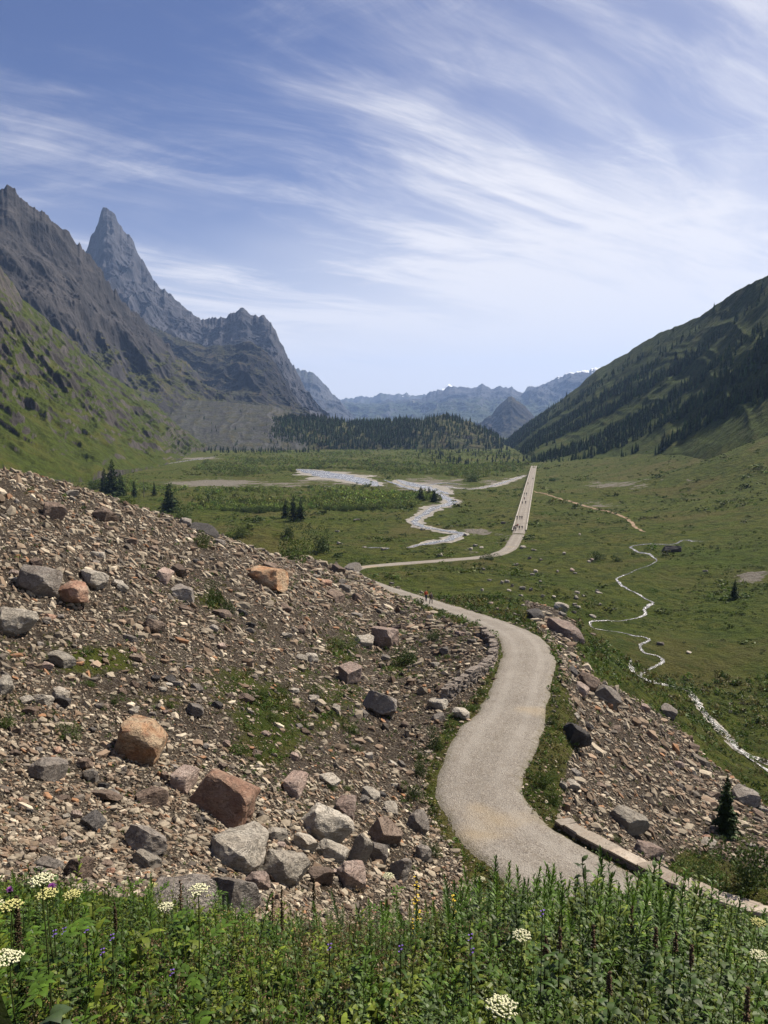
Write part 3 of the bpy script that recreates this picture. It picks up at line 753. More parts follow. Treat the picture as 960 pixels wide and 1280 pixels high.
def place_rock(px, pyb, w, h, k, label, cat='boulder', group=None, var=None, sink=.18, yaw=None, flat=1.0, name='boulder'):
    p = hit(px, pyb); d = p[1]
    nn = gnormal(np.array([p[0]]), np.array([p[1]]), .6)[0]
    W = px_size(w, d) * .84; Hh = px_size(h, d) * .74
    o = bpy.data.objects.new(name, ROCKM[k][rng.integers(3) if var is None else var]); link(o)
    yaw = rng.uniform(0, 6.28) if yaw is None else yaw
    q = Vector((0, 0, 1)).rotation_difference(Vector(nn * .55 + np.array([0, 0, .45])).normalized())
    dep = W * rng.uniform(.75, 1.05)
    o.rotation_mode = 'QUATERNION'
    from mathutils import Euler
    o.rotation_quaternion = q @ Euler((rng.uniform(-.25, .25), rng.uniform(-.25, .25), yaw)).to_quaternion()
    o.scale = (W, dep, Hh)
    up = Hh * (.62 - sink)
    o.location = (p[0], p[1] + dep * .3, float(gz(p[0], p[1] + dep * .3)) + up)
    return tag(o, label, cat, group)
BIG = [(172,948,56,56,'o','bright orange angular boulder on the scree below the green tuft'),
 (279,1018,74,58,'r','big rounded rust red boulder with a pale streak on the scree'),
 (405,1050,50,46,'p','large pale square block among the jumbled boulders near the plants'),
 (382,1064,25,28,'p','small pale block tucked in front of the large pale square block'),
 (296,1082,66,46,'p','broad pale tan slab just below the big rust red boulder'),
 (352,1102,52,46,'p','leaning pale slab with split top beside the broad tan slab'),
 (284,1135,56,54,'g','upright grey boulder standing just behind the white umbel flowers'),
 (222,1146,90,56,'g','widest grey brown slab lying half hidden by the flowering plants'),
 (334,734,40,28,'o','orange brown boulder on the upper scree with a dark shaded front'),
 (43,742,48,36,'g','biggest grey boulder high on the scree beside an orange brown one'),
 (90,754,44,32,'r','orange brown boulder leaning against the biggest grey boulder'),
 (12,793,38,36,'p','pale grey block at the edge of the upper scree'),
 (67,648,24,20,'b','brown block sticking up near the top of the scree slope'),
 (128,651,26,17,'b','squared brown block close to the skyline of the scree'),
 (204,727,22,19,'k','rounded pinkish rock on bare soil high on the scree'),
 (221,719,18,14,'b','small brown rock next to the rounded pinkish rock'),
 (226,749,30,20,'g','grey pointed rock just below the rounded pinkish rock'),
 (117,732,32,20,'p','tan wedge shaped slab pointing downhill on the upper scree'),
 (74,833,27,22,'p','pale flat slab lying on thin grass of the lower scree'),
 (3,865,24,20,'p','pale rock cut by the picture edge above the small green tufts'),
 (75,878,18,19,'p','tan oblong stone standing on the gritty slope above a green tuft'),
 (53,879,20,12,'p','whitish flat stone beside the tan oblong stone'),
 (58,974,38,34,'g','grey angular boulder with a dark face on bare brown soil'),
 (474,890,46,34,'g','large grey boulder with a black shaded hollow above the path'),
 (438,853,28,30,'k','long pinkish slab tilted downhill above the large grey boulder'),
 (481,808,28,24,'k','pink block on the scree just below the two hikers'),
 (484,1053,36,32,'b','brown grey boulder close to the edge of the gravel path'),
 (522,1040,24,28,'g','grey boulder under a green tuft right at the path edge'),
 (502,1100,24,32,'g','upright grey rock behind the tallest yellow flower spike'),
 (451,1085,22,56,'p','tall pale split slab standing among jumbled boulders'),
 (368,990,34,26,'k','pinkish flat boulder below the grassy patch of the scree'),
 (718,933,34,28,'d','black boulder on the grass verge right of the path bend'),
 (708,797,34,22,'k','large pink beige slab beyond the outside of the path bend'),
 (701,765,18,13,'p','whitish boulder on top of the rubble heap beyond the path bend'),
 (669,773,19,13,'d','dark boulder in the rubble heap beyond the path bend'),
 (786,1038,34,26,'p','pale smooth boulder near the bottom of the scree beside the brook'),
 (812,1072,30,22,'k','flat pinkish slab in the rubble right behind the stone kerb'),
 (842,690,19,10,'d','single dark boulder lying in the meadow beside the brook'),
 (577,898,20,13,'p','white rock in a cluster on the verge left of the path'),
 (549,886,18,13,'p','whitish rock in the verge above the white rock cluster'),
 (255,667,36,9,'d','flat dark slab jutting from the skyline of the scree'),
 (228,986,32,30,'k','cracked pinkish boulder just left of the big rust red boulder'),
 (191,1006,34,22,'b','low brown rock half buried in grit below the orange boulder'),
 (114,1036,25,22,'d','dark rock among pebbles above the purple thistle flowers'),
 (178,1062,40,36,'g','grey boulder with a shaded left face among pebbles'),
 (180,1083,28,20,'p','pale flat topped rock in front of the shaded grey boulder'),
 (97,1098,28,30,'b','brown triangular rock just behind the cream flower heads'),
 (60,1088,26,17,'g','grey flat rock just behind the yellow flower heads'),
 (432,1022,26,24,'k','pinkish block between the large pale block and the split slab'),(416,1075,34,24,'p','pale flat block below the large pale square block'),(440,1108,34,28,'k','pinkish broken block low in the boulder jumble before the plants'),(472,1075,24,22,'g','grey block low in the boulder jumble left of the split slab'),(400,1104,28,22,'b','brown block low in the boulder jumble beside the leaning slab'),(345,1050,26,18,'p','pale slab between the rust red boulder and the boulder jumble'),(322,1112,30,22,'k','pinkish block behind the upright grey boulder'),(465,1000,20,14,'p','pale stone on the slope above the boulder jumble'),(412,982,22,14,'p','pale flat stone just right of the pinkish flat boulder'),(530,1075,20,18,'g','grey rock at the lower left corner of the gravel path'),
 (130,1000,34,14,'b','long flat brown rock in bare soil near the dark rock'),
 (935,1006,34,20,'g','grey slab at the foot of the scree near the brook'),
 (716,986,14,10,'p','small pale rock in the green tuft beside the path'),
 (760,880,30,24,'g','grey boulder at the top edge of the scree beside the brook'),
 (735,862,26,20,'b','brown rock on the crest of the scree beside the path'),
 (440,715,22,12,'g','grey rock beside the hairpin at the foot of the scree')]
for (px, py, w, h, k, lab) in BIG:
    if lab: place_rock(px, py, w, h, k, lab)
# the next largest stones, one by one
def zone_label(px, py):
    return 'scree beside the path' if px < 640 else 'scree above the brook'
CN = {'g': 'grey', 'p': 'pale', 'o': 'orange', 'r': 'rust coloured', 'b': 'brown', 'k': 'pinkish', 'd': 'dark'}
cnt = 0
while cnt < 225:
    if rng.random() < .72: px, py = rng.uniform(0, 620), rng.uniform(590, 1110)
    else: px, py = rng.uniform(650, 955), rng.uniform(755, 1080)
    p = hit(px, py); r = math.hypot(p[0], p[1])
    il, ir = masks(np.array([px]), np.array([py]), np.array([r]))
    if not (il[0] or ir[0]) or gattr(PD - PH, p[0], p[1]) < .6: continue
    k = rng.choice(list('ggggpppbbbbkrd'))
    w = rng.uniform(7, 13) if rng.random() < .8 else rng.uniform(13, 21)
    if py < 680: w *= .7
    place_rock(px, py, w, w * rng.uniform(.5, .85), k, f"{CN[k]} loose stone lying on the {zone_label(px, py)}", 'stone', f"loose stones on the {zone_label(px, py)}", name='stone')
    cnt += 1
# rocks scattered in the meadow
for i in range(90):
    px, py = (rng.uniform(560, 760), rng.uniform(680, 800)) if i < 50 else (rng.uniform(380, 960), rng.uniform(640, 900))
    p = hit(px, py)
    if gattr(SCR, p[0], p[1]) > .3 or gattr(PD - PH, p[0], p[1]) < 1.0 or p[1] < 60 or 0: continue
    k = rng.choice(list('ppppggk'))
    place_rock(px, py, rng.uniform(3, 7), rng.uniform(2, 4.5), k, f"small {CN[k]} rock lying in the valley meadow grass", 'rock', 'rocks scattered in the meadow', name='meadow_rock')

# the rest of the scree: one mass of stones
TPL = []
for j in range(26):
    V, Fc = rock_shape(1, 5, 0, 900 + j)
    TPL.append((V, Fc))
def scree_cloud(nw, amin, amax, rmin, rmax, which, smin, smax, alpha, seed):
    a = rng.uniform(amin, amax, nw); l = rng.uniform(math.log(rmin), math.log(rmax), nw)
    r = np.exp(l); x, y = r * np.sin(a), r * np.cos(a); z = gz(x, y)
    px, py, _ = proj(x, y, z)
    il, ir = masks(px + 6 * fbm(x / 3, y / 3, seed=seed), py + 6 * fbm(x / 3 + 9, y / 3, seed=seed), r)
    m = il if which == 'l' else ir
    lush = np.where(r < 400, blobs(LUSH, px, py), 0)
    pdv = gattr(PD - PH, x, y)
    dens = .16 + .84 * smooth(-.20, .28, fbm(x / 4.5, y / 4.5, octv=4, seed=seed + 1) + .2)
    dens *= (1 - .8 * np.clip(lush, 0, 1))
    if which == 'v': m = (pdv > -.25) & (pdv < 2.6) & (r < 150) & (rng.random(nw) < .30 * smooth(2.6, .1, pdv) + .02)
    else: m &= (pdv > .35) & (rng.random(nw) < dens)
    x, y, z, r = x[m], y[m], z[m], r[m]; n = len(x)
    u = rng.random(n)
    s = (smin ** -alpha + u * (smax ** -alpha - smin ** -alpha)) ** (-1 / alpha) * r / F * .5
    scl = s[:, None] * np.stack([rng.uniform(.9, 1.5, n), rng.uniform(.7, 1.1, n), rng.uniform(.4, .85, n)], 1)
    nn = gnormal(x, y, .5)
    tl = np.arccos(np.clip(nn[:, 2], -1, 1)); td = np.arctan2(nn[:, 1], nn[:, 0])
    R = rotmats(rng.uniform(0, 6.28, n), np.clip(tl + rng.normal(0, .6, n), 0, 1.9), td)
    cols = np.array([(.165,.143,.113),(.22,.194,.155),(.32,.285,.23),(.125,.096,.070),(.100,.071,.050),(.19,.105,.058),(.075,.066,.057),(.20,.150,.112)])
    pr = np.array([.30,.16,.06,.17,.14,.03,.09,.07]); pr /= pr.sum()
    tint = cols[rng.choice(len(cols), n, p=pr)] * rng.uniform(.78, 1.48, (n, 1)) * np.array([[1.04, 1.0, .92]])
    pos = np.stack([x, y, z + s * .18], 1)
    return pos, scl, R, tint
M['stones'] = mat_stones()
def stone_mass(name, label, parts):
    pos, scl, R, tint = [np.concatenate(q) for q in zip(*parts)]
    V, Fc, C = scatter(TPL, pos, scl, R, tint)
    return tag(np_obj(name, V, Fc, M['stones'], colors=C), label, None, kind='stuff')
stone_mass('scree_stones', 'countless loose grey and brown stones covering the scree', [
    scree_cloud(88000, -.62, .20, 10, 180, 'l', 2.2, 15, 1.75, 301), scree_cloud(15000, -.62, .12, 10, 30, 'l', 3, 20, 1.5, 303), scree_cloud(4500, -.62, .2, 10, 180, 'l', 8, 20, 2.2, 304), scree_cloud(42000, -.62, .2, 14, 180, 'l', 1.8, 7, 1.6, 307),
    scree_cloud(44000, .12, .62, 26, 120, 'r', 1.8, 12, 1.8, 305), scree_cloud(6000, .12, .62, 26, 90, 'r', 5, 26, 2.0, 306), scree_cloud(60000, -.1, .5, 22, 140, 'v', 1.6, 9, 1.9, 308)])

# ------------------------------------------------------------------ masonry
M['wall'] = mat_rock('dry_stone', (.25,.21,.175), (.33,.285,.24), (.19,.135,.10), rnd=False)
M['cap'] = mat_rock('kerb_slab', (.34,.285,.225), (.39,.34,.275), (.27,.205,.15), scale=.8, bump=.3)
def block(dims, seed):
    """one rough squared block as (V, F)."""
    b = bmesh.new(); bmesh.ops.create_cube(b, size=1.0); bmesh.ops.bevel(b, geom=b.edges[:], offset=.07, segments=1, affect='EDGES')
    bmesh.ops.triangulate(b, faces=b.faces[:])
    V = np.array([v.co[:] for v in b.verts]); Fc = np.array([[v.index for v in f.verts] for f in b.faces]); b.free()
    r = np.random.default_rng(seed); V = V + r.normal(0, .035, V.shape)
    return V * np.array(dims), Fc
BLK = [block((1, 1, 1), 40 + j) for j in range(8)]
def dry_wall(name, label, line, hgt, course=.17, thick=.5):
    L = catmull(np.array([[*hit(*p)[:2], 0, 0] for p in line]), .1)
    s = np.concatenate([[0], np.cumsum(np.linalg.norm(np.diff(L[:, :2], axis=0), axis=1))])
    pos, scl, yaw = [], [], []
    z = 0.0
    while z < hgt:
        ch = course * rng.uniform(.75, 1.25); t = rng.uniform(0, .3)
        while t < s[-1]:
            w = rng.uniform(.14, .44); c = t + w / 2
            x = np.interp(c, s, L[:, 0]); y = np.interp(c, s, L[:, 1]); x2 = np.interp(c + .05, s, L[:, 0]); y2 = np.interp(c + .05, s, L[:, 1])
            top = hgt * (.72 + .28 * vnoise(np.array([c * .5]), np.array([3.0]))[0])
            if z < top:
                pos.append((x + rng.normal(0, .07), y + rng.normal(0, .07), float(gz(x, y)) - .1 + z + ch / 2)); scl.append((w * .98, thick * rng.uniform(.8, 1.1), ch * .97)); yaw.append(math.atan2(y2 - y, x2 - x) + rng.normal(0, .22))
            t += w
        z += ch
    n = len(pos)
    V, Fc, C = scatter(BLK, np.array(pos), np.array(scl) * 1.04, rotmats(np.array(yaw), np.abs(rng.normal(0, .12, n)), rng.uniform(0, 6.28, n)), np.ones((n, 3)))
    return tag(np_obj(name, V, Fc, M['wall']), label, 'stone wall')
dry_wall('dry_stone_wall', 'curved dry stone retaining wall on the inside of the path bend', [(603,797),(614,808),(617,820),(612,834),(600,846),(585,856),(568,868),(556,880)], 1.0)
0 and dry_wall('dry_stone_wall', 'short crumbling dry stone wall on the scree above dark green tufts', [(496,902),(491,922),(492,942),(495,965),(502,985)], .8)
# kerb of flat slabs on the outside of the near bend
t = np.gradient(PL[:, :2], axis=0); t /= np.linalg.norm(t, axis=1)[:, None]
ppx, ppy, _ = proj(PL[:, 0], PL[:, 1], PL[:, 2])
i1 = int(np.argmin((ppx - 640) ** 2 + (ppy - 1030) ** 2))
KL = PL[:i1 + 1].copy(); off = KL[:, 3] + .55
KL[:, 0] += t[:i1 + 1, 1] * off; KL[:, 1] -= t[:i1 + 1, 0] * off
kroot = empty('stone_kerb', KL[i1 // 2, :3], 'long kerb of flat tan slabs along the outer edge of the near path', 'kerb')
ks = np.concatenate([[0], np.cumsum(np.linalg.norm(np.diff(KL[:, :2], axis=0), axis=1))])
def kpt(c): return np.array([np.interp(c, ks, KL[:, j]) for j in range(3)])
c = 0.0; kp = []; ksl = []; ky = []
while c < ks[-1] - .4:
    w = rng.uniform(.7, 1.9); p0, p1 = kpt(c), kpt(min(c + w, ks[-1])); m_ = (p0 + p1) / 2
    V, Fc = block((np.linalg.norm((p1 - p0)[:2]) * 1.0, .66 * rng.uniform(.78, 1.14), .09 * rng.uniform(.8, 1.3)), int(c * 100))
    # roughen
    o = np_obj('cap_slab', V, Fc, M['cap'], kroot); o.location = Vector(m_ + np.array([0, 0, .15])) - kroot.location
    o.rotation_euler = (rng.normal(0, .03), -math.atan2(p1[2] - p0[2], np.linalg.norm((p1 - p0)[:2])) + rng.normal(0, .02), math.atan2(p1[1] - p0[1], p1[0] - p0[0]) + rng.normal(0, .05))
    for q in np.arange(c, c + w, .36):
        for hz_ in (-.12, -.34):
            a = kpt(q + .18); kp.append(a + np.array([0, 0, hz_ + .08]) - np.array(kroot.location)); ksl.append((.35, .52, .24)); ky.append(math.atan2(p1[1] - p0[1], p1[0] - p0[0]))
    c += w
V, Fc, C = scatter(BLK, np.array(kp), np.array(ksl), rotmats(np.array(ky)), np.ones((len(kp), 3)))
np_obj('kerb_wall', V, Fc, M['wall'], kroot)
# low pale parapets along the straight road
M['parapet'] = mat_plain('pale_parapet_stone', (.30, .275, .24), .9, .15, .6, .25, .4)
def parapet(side, label):
    x, y, z = RL[4:, 0], RL[4:, 1], RL[4:, 2]
    ox = side * 2.45
    n = len(x); V = np.zeros((n, 4, 3))
    for j, (dx, dz) in enumerate([(-.22, -.4), (-.2, .42), (.2, .42), (.22, -.4)]):
        V[:, j] = np.stack([x + ox + dx, y, z + dz * (1 + 0 * x) + (.06 * fbm(y / 3, y * 0 + side) if dz > 0 else 0)], 1)
    Fc = grid_faces(n, 4)
    return tag(np_obj('road_parapet', V.reshape(-1, 3), Fc, M['parapet']), label, 'parapet', 'low parapets of the straight road')
parapet(-1, 'low pale stone parapet on the stream side of the straight road')
parapet(1, 'low pale stone parapet on the hillside side of the straight road')
# ------------------------------------------------------------------ trees and shrubs
M['needles'] = mat_leaf('conifer_needles', .12, .7, .12, .35, 1.2)
M['needles_far'] = mat_leaf('far_conifer_foliage', .08, .8, .08, .3, .15)
M['bark'] = mat_plain('bark', (.085, .062, .045), .9, .1, 6, .35, .5)
M['leaf'] = mat_leaf('shrub_leaves', .25, .6, .2, .35, 1.0)
def conifer_tpl(seed, whorls=20, per=8, segs=2, wid=.20, fine=True):
    """unit-height crown of drooping sprays: quads (V, F, shade)."""
    r = np.random.default_rng(seed); V, Fc, S = [], [], []
    for k in range(whorls):
        t = (k + .5) / whorls; z = .08 + .92 * t ** .95
        L = wid * (1 - t) ** .85 * r.uniform(.75, 1.2) + .012
        m = max(4, int(per * (1 - .45 * t)))
        a0 = r.uniform(0, 6.28)
        for j in range(m):
            a = a0 + j * 6.283 / m + r.normal(0, .25); l = L * r.uniform(.6, 1.25)
            d = np.array([math.cos(a), math.sin(a), 0]); n = np.array([-math.sin(a), math.cos(a), 0])
            w = l * r.uniform(.28, .42) + .006; droop = r.uniform(.15, .5) * l
            prev = None
            for q in range(segs + 1):
                f = q / segs
                c = d * l * f + np.array([0, 0, z + .12 * l * f - droop * f * f])
                ww = w * (.25 + 1.0 * math.sin(math.pi * min(.98, f * .8 + .12))) * (1 if q < segs else .15)
                a_, b_ = c + n * ww * .5 - np.array([0, 0, ww * .25]), c - n * ww * .5 - np.array([0, 0, ww * .25])
                i = len(V); V += [a_, b_]; S += [r.uniform(.7, 1.25)] * 2
                if prev is not None: Fc.append([prev, prev + 1, i + 1, i])
                prev = i
            if fine:                                      # side twigs hanging from the spray
                for q in range(3):
                    f = r.uniform(.25, .95); c = d * l * f + np.array([0, 0, z + .12 * l * f - droop * f * f]); sd = r.choice([-1, 1])
                    e = c + n * sd * w * r.uniform(.5, .9) + d * l * .12 - np.array([0, 0, w * r.uniform(.3, .8)])
                    tt = d * .012 + np.array([0, 0, .012]); i = len(V)
                    V += [c - tt, c + tt, e + tt * .5, e - tt * .5]; S += [r.uniform(.7, 1.3)] * 4; Fc.append([i, i + 1, i + 2, i + 3])
    i = len(V); V += [(.012, 0, .9), (-.012, 0, .9), (0, 0, 1.03), (0, .002, 1.03)]; S += [1] * 4; Fc.append([i, i + 1, i + 2, i + 3])
    return np.array(V, float), np.array(Fc), np.array(S)
def cone_tpl(seed, layers=5, pts=7, wid=.20):
    """far conifer: stacked ragged skirts (quads)."""
    r = np.random.default_rng(seed); V, Fc, S = [], [], []
    for k in range(layers):
        t = k / layers; zb = .06 + .84 * t; zt = min(1.0, zb + 1.5 / layers); R0 = wid * (1 - t) ** .9 * r.uniform(.85, 1.15); i = len(V)
        for j in range(pts):
            a = 6.283 * j / pts + r.normal(0, .12); rr = R0 * r.uniform(.6, 1.3)
            V += [(math.cos(a) * rr, math.sin(a) * rr, zb + r.uniform(-.04, .04)), (math.cos(a) * R0 * .12, math.sin(a) * R0 * .12, zt)]; s = r.uniform(.75, 1.25); S += [s, s * 1.1]
        for j in range(pts):
            q = (j + 1) % pts; Fc.append([i + 2 * j, i + 2 * q, i + 2 * q + 1, i + 2 * j + 1])
    return np.array(V), np.array(Fc), np.array(S)
def bush_tpl(seed, n, lw, ll, clumps=5, hemi=True):
    r = np.random.default_rng(seed); cs = r.normal(size=(clumps, 3)) * np.array([.42, .42, .22]) + np.array([0, 0, .42]); rad = r.uniform(.28, .5, clumps)
    k = r.integers(0, clumps, n); d = r.normal(size=(n, 3)); d /= np.linalg.norm(d, axis=1)[:, None]
    c = cs[k] + d * (rad[k] * r.uniform(.55, 1.08, n) ** .6)[:, None]; c[:, 2] = np.abs(c[:, 2])
    u = r.normal(size=(n, 3)) + d * .6 + np.array([0, 0, .7]); u /= np.linalg.norm(u, axis=1)[:, None]
    v = np.cross(u, r.normal(size=(n, 3))); v /= np.linalg.norm(v, axis=1)[:, None]
    l = ll * r.uniform(.6, 1.3, n)[:, None]; w = lw * r.uniform(.6, 1.3, n)[:, None]
    V = np.stack([c - u * l * .5, c + v * w, c + u * l * .5, c - v * w], 1).reshape(-1, 3)
    S = np.repeat(r.uniform(.65, 1.35, n), 4)
    return V, np.arange(4 * n).reshape(n, 4), S
def trunk_mesh(mat, seed, r0=.018, h=.95):
    n, m = 7, 10; V = []
    for i in range(m):
        f = i / (m - 1); rr = r0 * (1 - f) ** .8 + .002 + (r0 * .6 if i == 0 else 0)
        for j in range(n): V.append((math.cos(6.283 * j / n) * rr + .006 * math.sin(3 * f + seed), math.sin(6.283 * j / n) * rr, -.03 + f * h))
    Fc = [[i * n + j, i * n + (j + 1) % n, (i + 1) * n + (j + 1) % n, (i + 1) * n + j] for i in range(m - 1) for j in range(n)]
    return np_mesh('trunk', V, Fc, mat, smooth_shade=True)

spruce_m = []
for j in range(4):
    V, Fc, S = conifer_tpl(500 + j, 26, 10, 3, [.20, .17, .23, .30][j])
    spruce_m.append((np_mesh('crown', V, Fc, M['needles'], colors=np.array([.032, .052, .020]) * S[:, None]), trunk_mesh(M['bark'], j)))
def spruce(px, pyb, hpx, k, label, group=None, name='spruce_tree', hm=None, width=1.0, p=None):
    p = hit(px, pyb) if p is None else p
    H_ = hm or px_size(hpx, p[1])
    t = empty(name, p, label, 'tree', group, rng.uniform(0, 6.28)); t.scale = (H_ * width, H_ * width, H_)
    for nm, me in (('crown', spruce_m[k][0]), ('trunk', spruce_m[k][1])):
        o = bpy.data.objects.new(nm, me); link(o, t)
    return t
for (x, y, h, k, lab, w) in [(141,620,46,2,'tallest dark spruce of the three behind the scree crest',1.1),(131,617,32,0,'spruce standing just beside the tallest dark spruce behind the scree',1.2),(151,620,30,0,'shorter spruce on the stream side of the tallest dark spruce',1.2),
    (212,640,36,3,'broad bushy dark conifer beyond the scree crest',1.25),(168,622,22,1,'slim young spruce between the tall spruces and the bushy conifer',1.1),(193,620,18,1,'small narrow spruce close to the bushy dark conifer',1.1),
    (357,648,24,0,'lowest of three spruces clustered above the round green bushes',1.15),(367,651,32,1,'middle and tallest spruce of the cluster above the green bushes',1.2),(376,651,28,0,'spruce on the road side of the cluster above the green bushes',1.15),
    (918,748,24,2,'lone small dark spruce in the green meadow beyond the brook',1.1),(906,1044,82,1,'slender young spruce standing beside the scree and the brook',1.15),
    (526,626,18,3,'dark bushy conifer beside the stream in the valley floor',1.3),(543,628,16,3,'second dark bushy conifer beside the stream bend',1.3),
    (536,622,14,0,'small conifer between two bushy conifers beside the stream',1.2)]:
    spruce(x, y, h, k, lab, width=w)
# dead trunk
p = hit(180, 622); dt = bpy.data.objects.new('dead_tree', trunk_mesh(mat_plain('grey_dead_wood', (.10,.085,.07)), 9, .02, 1.0)); link(dt); dt.location = p; h_ = px_size(30, p[1]); dt.scale = (h_ * .8, h_ * .8, h_)
tag(dt, 'bare dead tree trunk standing between the young spruces', 'dead tree')

# shrubs
shrub_m = []
for j in range(4):
    V, Fc, S = bush_tpl(600 + j, 1500, .028, .085, 7)
    shrub_m.append([np_mesh('shrub', V, Fc, M['leaf'], colors=np.array(c) * S[:, None]) for c in ((.058,.088,.022), (.040,.062,.018), (.075,.10,.030))])
def shrub(px, pyb, wpx, hpx, label, group=None, col=0, name='shrub', p=None, wm=None, hm=None):
    p = hit(px, pyb) if p is None else p
    o = bpy.data.objects.new(name, shrub_m[rng.integers(4)][col]); link(o)
    o.location = (p[0], p[1], p[2] - .05); o.rotation_euler = (0, 0, rng.uniform(0, 6.28))
    w = (wm or px_size(wpx, p[1])) * .58; h = (hm or px_size(hpx, p[1])) * .98
    o.scale = (w, w, h)
    return tag(o, label, 'shrub', group)
for (x, y, w, h, c, lab) in [(366,702,52,32,0,'wide light green bush at the foot of the scree beside the road'),(396,690,36,28,1,'darker round bush next to the wide light green bush'),(364,672,26,20,1,'small dark bush below the cluster of three spruces'),
    (252,684,30,20,2,'low yellowish bush on the green mound behind the scree'),(936,1108,96,62,1,'large grey green willow bush beside the stone kerb'),(880,1098,50,28,0,'bright green low bush between the kerb and the willow bush'),
    (748,700,26,12,1,'low dark shrub in the middle of the grassy meadow'),(770,702,16,8,1,'small dark shrub beside the low dark meadow shrub'),(612,700,22,10,1,'dark shrub at the inner edge of the road bend'),
    (545,800,22,12,1,'small shrub on the scree just above the curved wall'),(590,602,24,12,0,'green shrub on a gravel bar of the braided stream'),(228,650,26,18,0,'green shrub right behind the scree crest by the bushy conifer'),
    (120,612,24,14,0,'green shrub beside the tall spruces behind the scree'),(300,672,30,18,2,'pale shrub on the slope behind the scree crest'),(160,632,26,12,0,'leafy shrub at the scree crest below the slim young spruce')]:
    shrub(x, y, w, h, lab, col=c)
for (x, y, w, h, c, lab) in [(86,922,34,20,0,'round leafy green tuft alone on the bare lower scree'),(146,880,20,14,0,'small green tuft beside the whitish stone on the scree'),(112,858,18,11,0,'tiny green tuft above the small green tuft'),(4,908,26,20,0,'green tuft at the picture edge on the lower scree'),
    (66,895,14,9,1,'dull green tuft just above the round leafy tuft'),(214,885,16,12,0,'green tuft beside the tan flat stones of the mid scree'),(300,945,34,20,0,'broad bright tuft above the big rust red boulder'),(322,952,24,14,0,'bright tuft beside the broad bright tuft'),(342,905,26,18,2,'light green tuft in the grassy hollow of the scree'),
    (352,870,24,15,0,'green tuft at the top of the grassy hollow'),(325,872,18,13,0,'green tuft beside the pale stones of the grassy hollow'),(392,868,26,15,2,'yellow green tuft under the long pinkish slab'),(438,915,22,16,0,'green tuft below the large grey boulder'),(446,940,18,12,0,'small green tuft lower down the same gully'),(415,988,14,10,0,'tiny green tuft near the pinkish flat boulder'),(435,988,14,10,0,'tiny green tuft between pale stones above the boulder jumble'),
    (265,755,34,26,1,'dark green mat of creeping shrub high on the scree'),(283,768,24,18,1,'dark green mat beside the larger creeping mat'),(505,832,40,24,1,'dark green patch of shrub above the curved wall'),(430,812,36,16,2,'bright yellow green patch high in the scree gully'),
    (540,935,30,26,1,'dark leafy clump at the verge where the path widens'),(528,968,26,22,1,'dark leafy clump just below the widest part of the path verge'),(516,1000,30,24,0,'green clump at the path edge above the grey boulders'),(540,1068,24,20,0,'green clump at the lower path edge near the plants'),
    (524,950,18,14,0,'lighter clump in the verge between two dark clumps'),(680,985,34,28,0,'thick grassy tuft on the inner tip of the path bend'),(690,1005,24,20,0,'smaller grassy tuft just below the thick grassy tuft'),(868,1108,40,22,0,'low leafy clump right behind the kerb slabs'),(770,1052,14,10,0,'small plant in the scree near the kerb'),(128,888,12,8,1,'faint green tuft beside the small green tuft'),
    (690,905,16,9,1,'short tuft on the verge beside the black boulder'),(590,890,20,12,0,'weedy tuft on the verge by the white rocks'),(604,868,16,10,0,'weedy tuft at the foot of the curved wall')]:
    shrub(x, y, w, h, lab, col=c, name='leafy_tuft')['category'] = 'plant'

# valley thicket: nearest bushes one by one, the rest as a mass
THK = [(270,569),(380,563),(470,561),(560,561),(650,564),(664,576),(652,592),(600,602),(560,606),(520,600),(470,606),(450,612),(560,618),(545,632),(500,636),(430,640),(395,636),(320,642),(240,636),(150,618),(90,606),(150,600),(210,612),(300,612),(400,608),(390,600),(360,588),(300,596),(230,594)]
n = 44000
px = rng.uniform(60, 668, n); py = rng.uniform(560, 645, n)
d = CZ * F / np.maximum(py - 535, 20); x = (px - 480) / F * d; y = d; z = gz(x, y)
ppx, ppy, _ = proj(x, y, z)
dn = fbm(x / 38, y / 60, octv=4, seed=401)
keep = in_poly(ppx, ppy, THK) & (gattr(BAR, x, y) < .22) & (gattr(PD - PH, x, y) > 3) & (rng.random(n) < (smooth(-.30, .22, dn) * .9 + .05) * np.clip(d / 500, .35, 1.0)) & (y < 1330)
x, y, z = x[keep], y[keep], z[keep]; n = len(x)
for L_ in STREAMS:                                            # keep the stream bed open
    q = px_line([(a, b, c) for a, b, c in L_], 4.0)
    dd = np.sqrt(((x[:, None] - q[None, :, 0]) ** 2 + (y[:, None] - q[None, :, 1]) ** 2)) - q[None, :, 3] * .8
    k = dd.min(1) > .5; x, y, z = x[k], y[k], z[k]
order = np.argsort(y); x, y, z = x[order], y[order], z[order]; n = len(x)
hgt = rng.uniform(.9, 3.0, n) * np.where(vnoise(x / 30, y / 30, seed=77) > .55, 1.25, .8)
for i in range(140):
    shrub(0, 0, 0, 0, 'leafy green alder bush growing in the thicket nearest the stream', 'alder bushes of the valley thicket', col=int(rng.integers(0, 2)), name='alder_bush', p=np.array([x[i], y[i], z[i]]), wm=hgt[i] * 1.25, hm=hgt[i])
BT = [bush_tpl(640 + j, 46, .15, .36, 5) for j in range(6)]
i = slice(140, None); m_ = n - 140
tint = np.array([(.115,.150,.042)]) * rng.uniform(.5, 1.45, (m_, 1)) * (1 + rng.normal(0, .08, (m_, 3))) * (.8 + .5 * vnoise(x[i] / 45, y[i] / 45, seed=78))[:, None]
V, Fc, C = scatter(BT, np.stack([x[i], y[i], z[i] - .1], 1), np.stack([hgt[i] * .7, hgt[i] * .7, hgt[i]], 1), rotmats(rng.uniform(0, 6.28, m_)), tint)
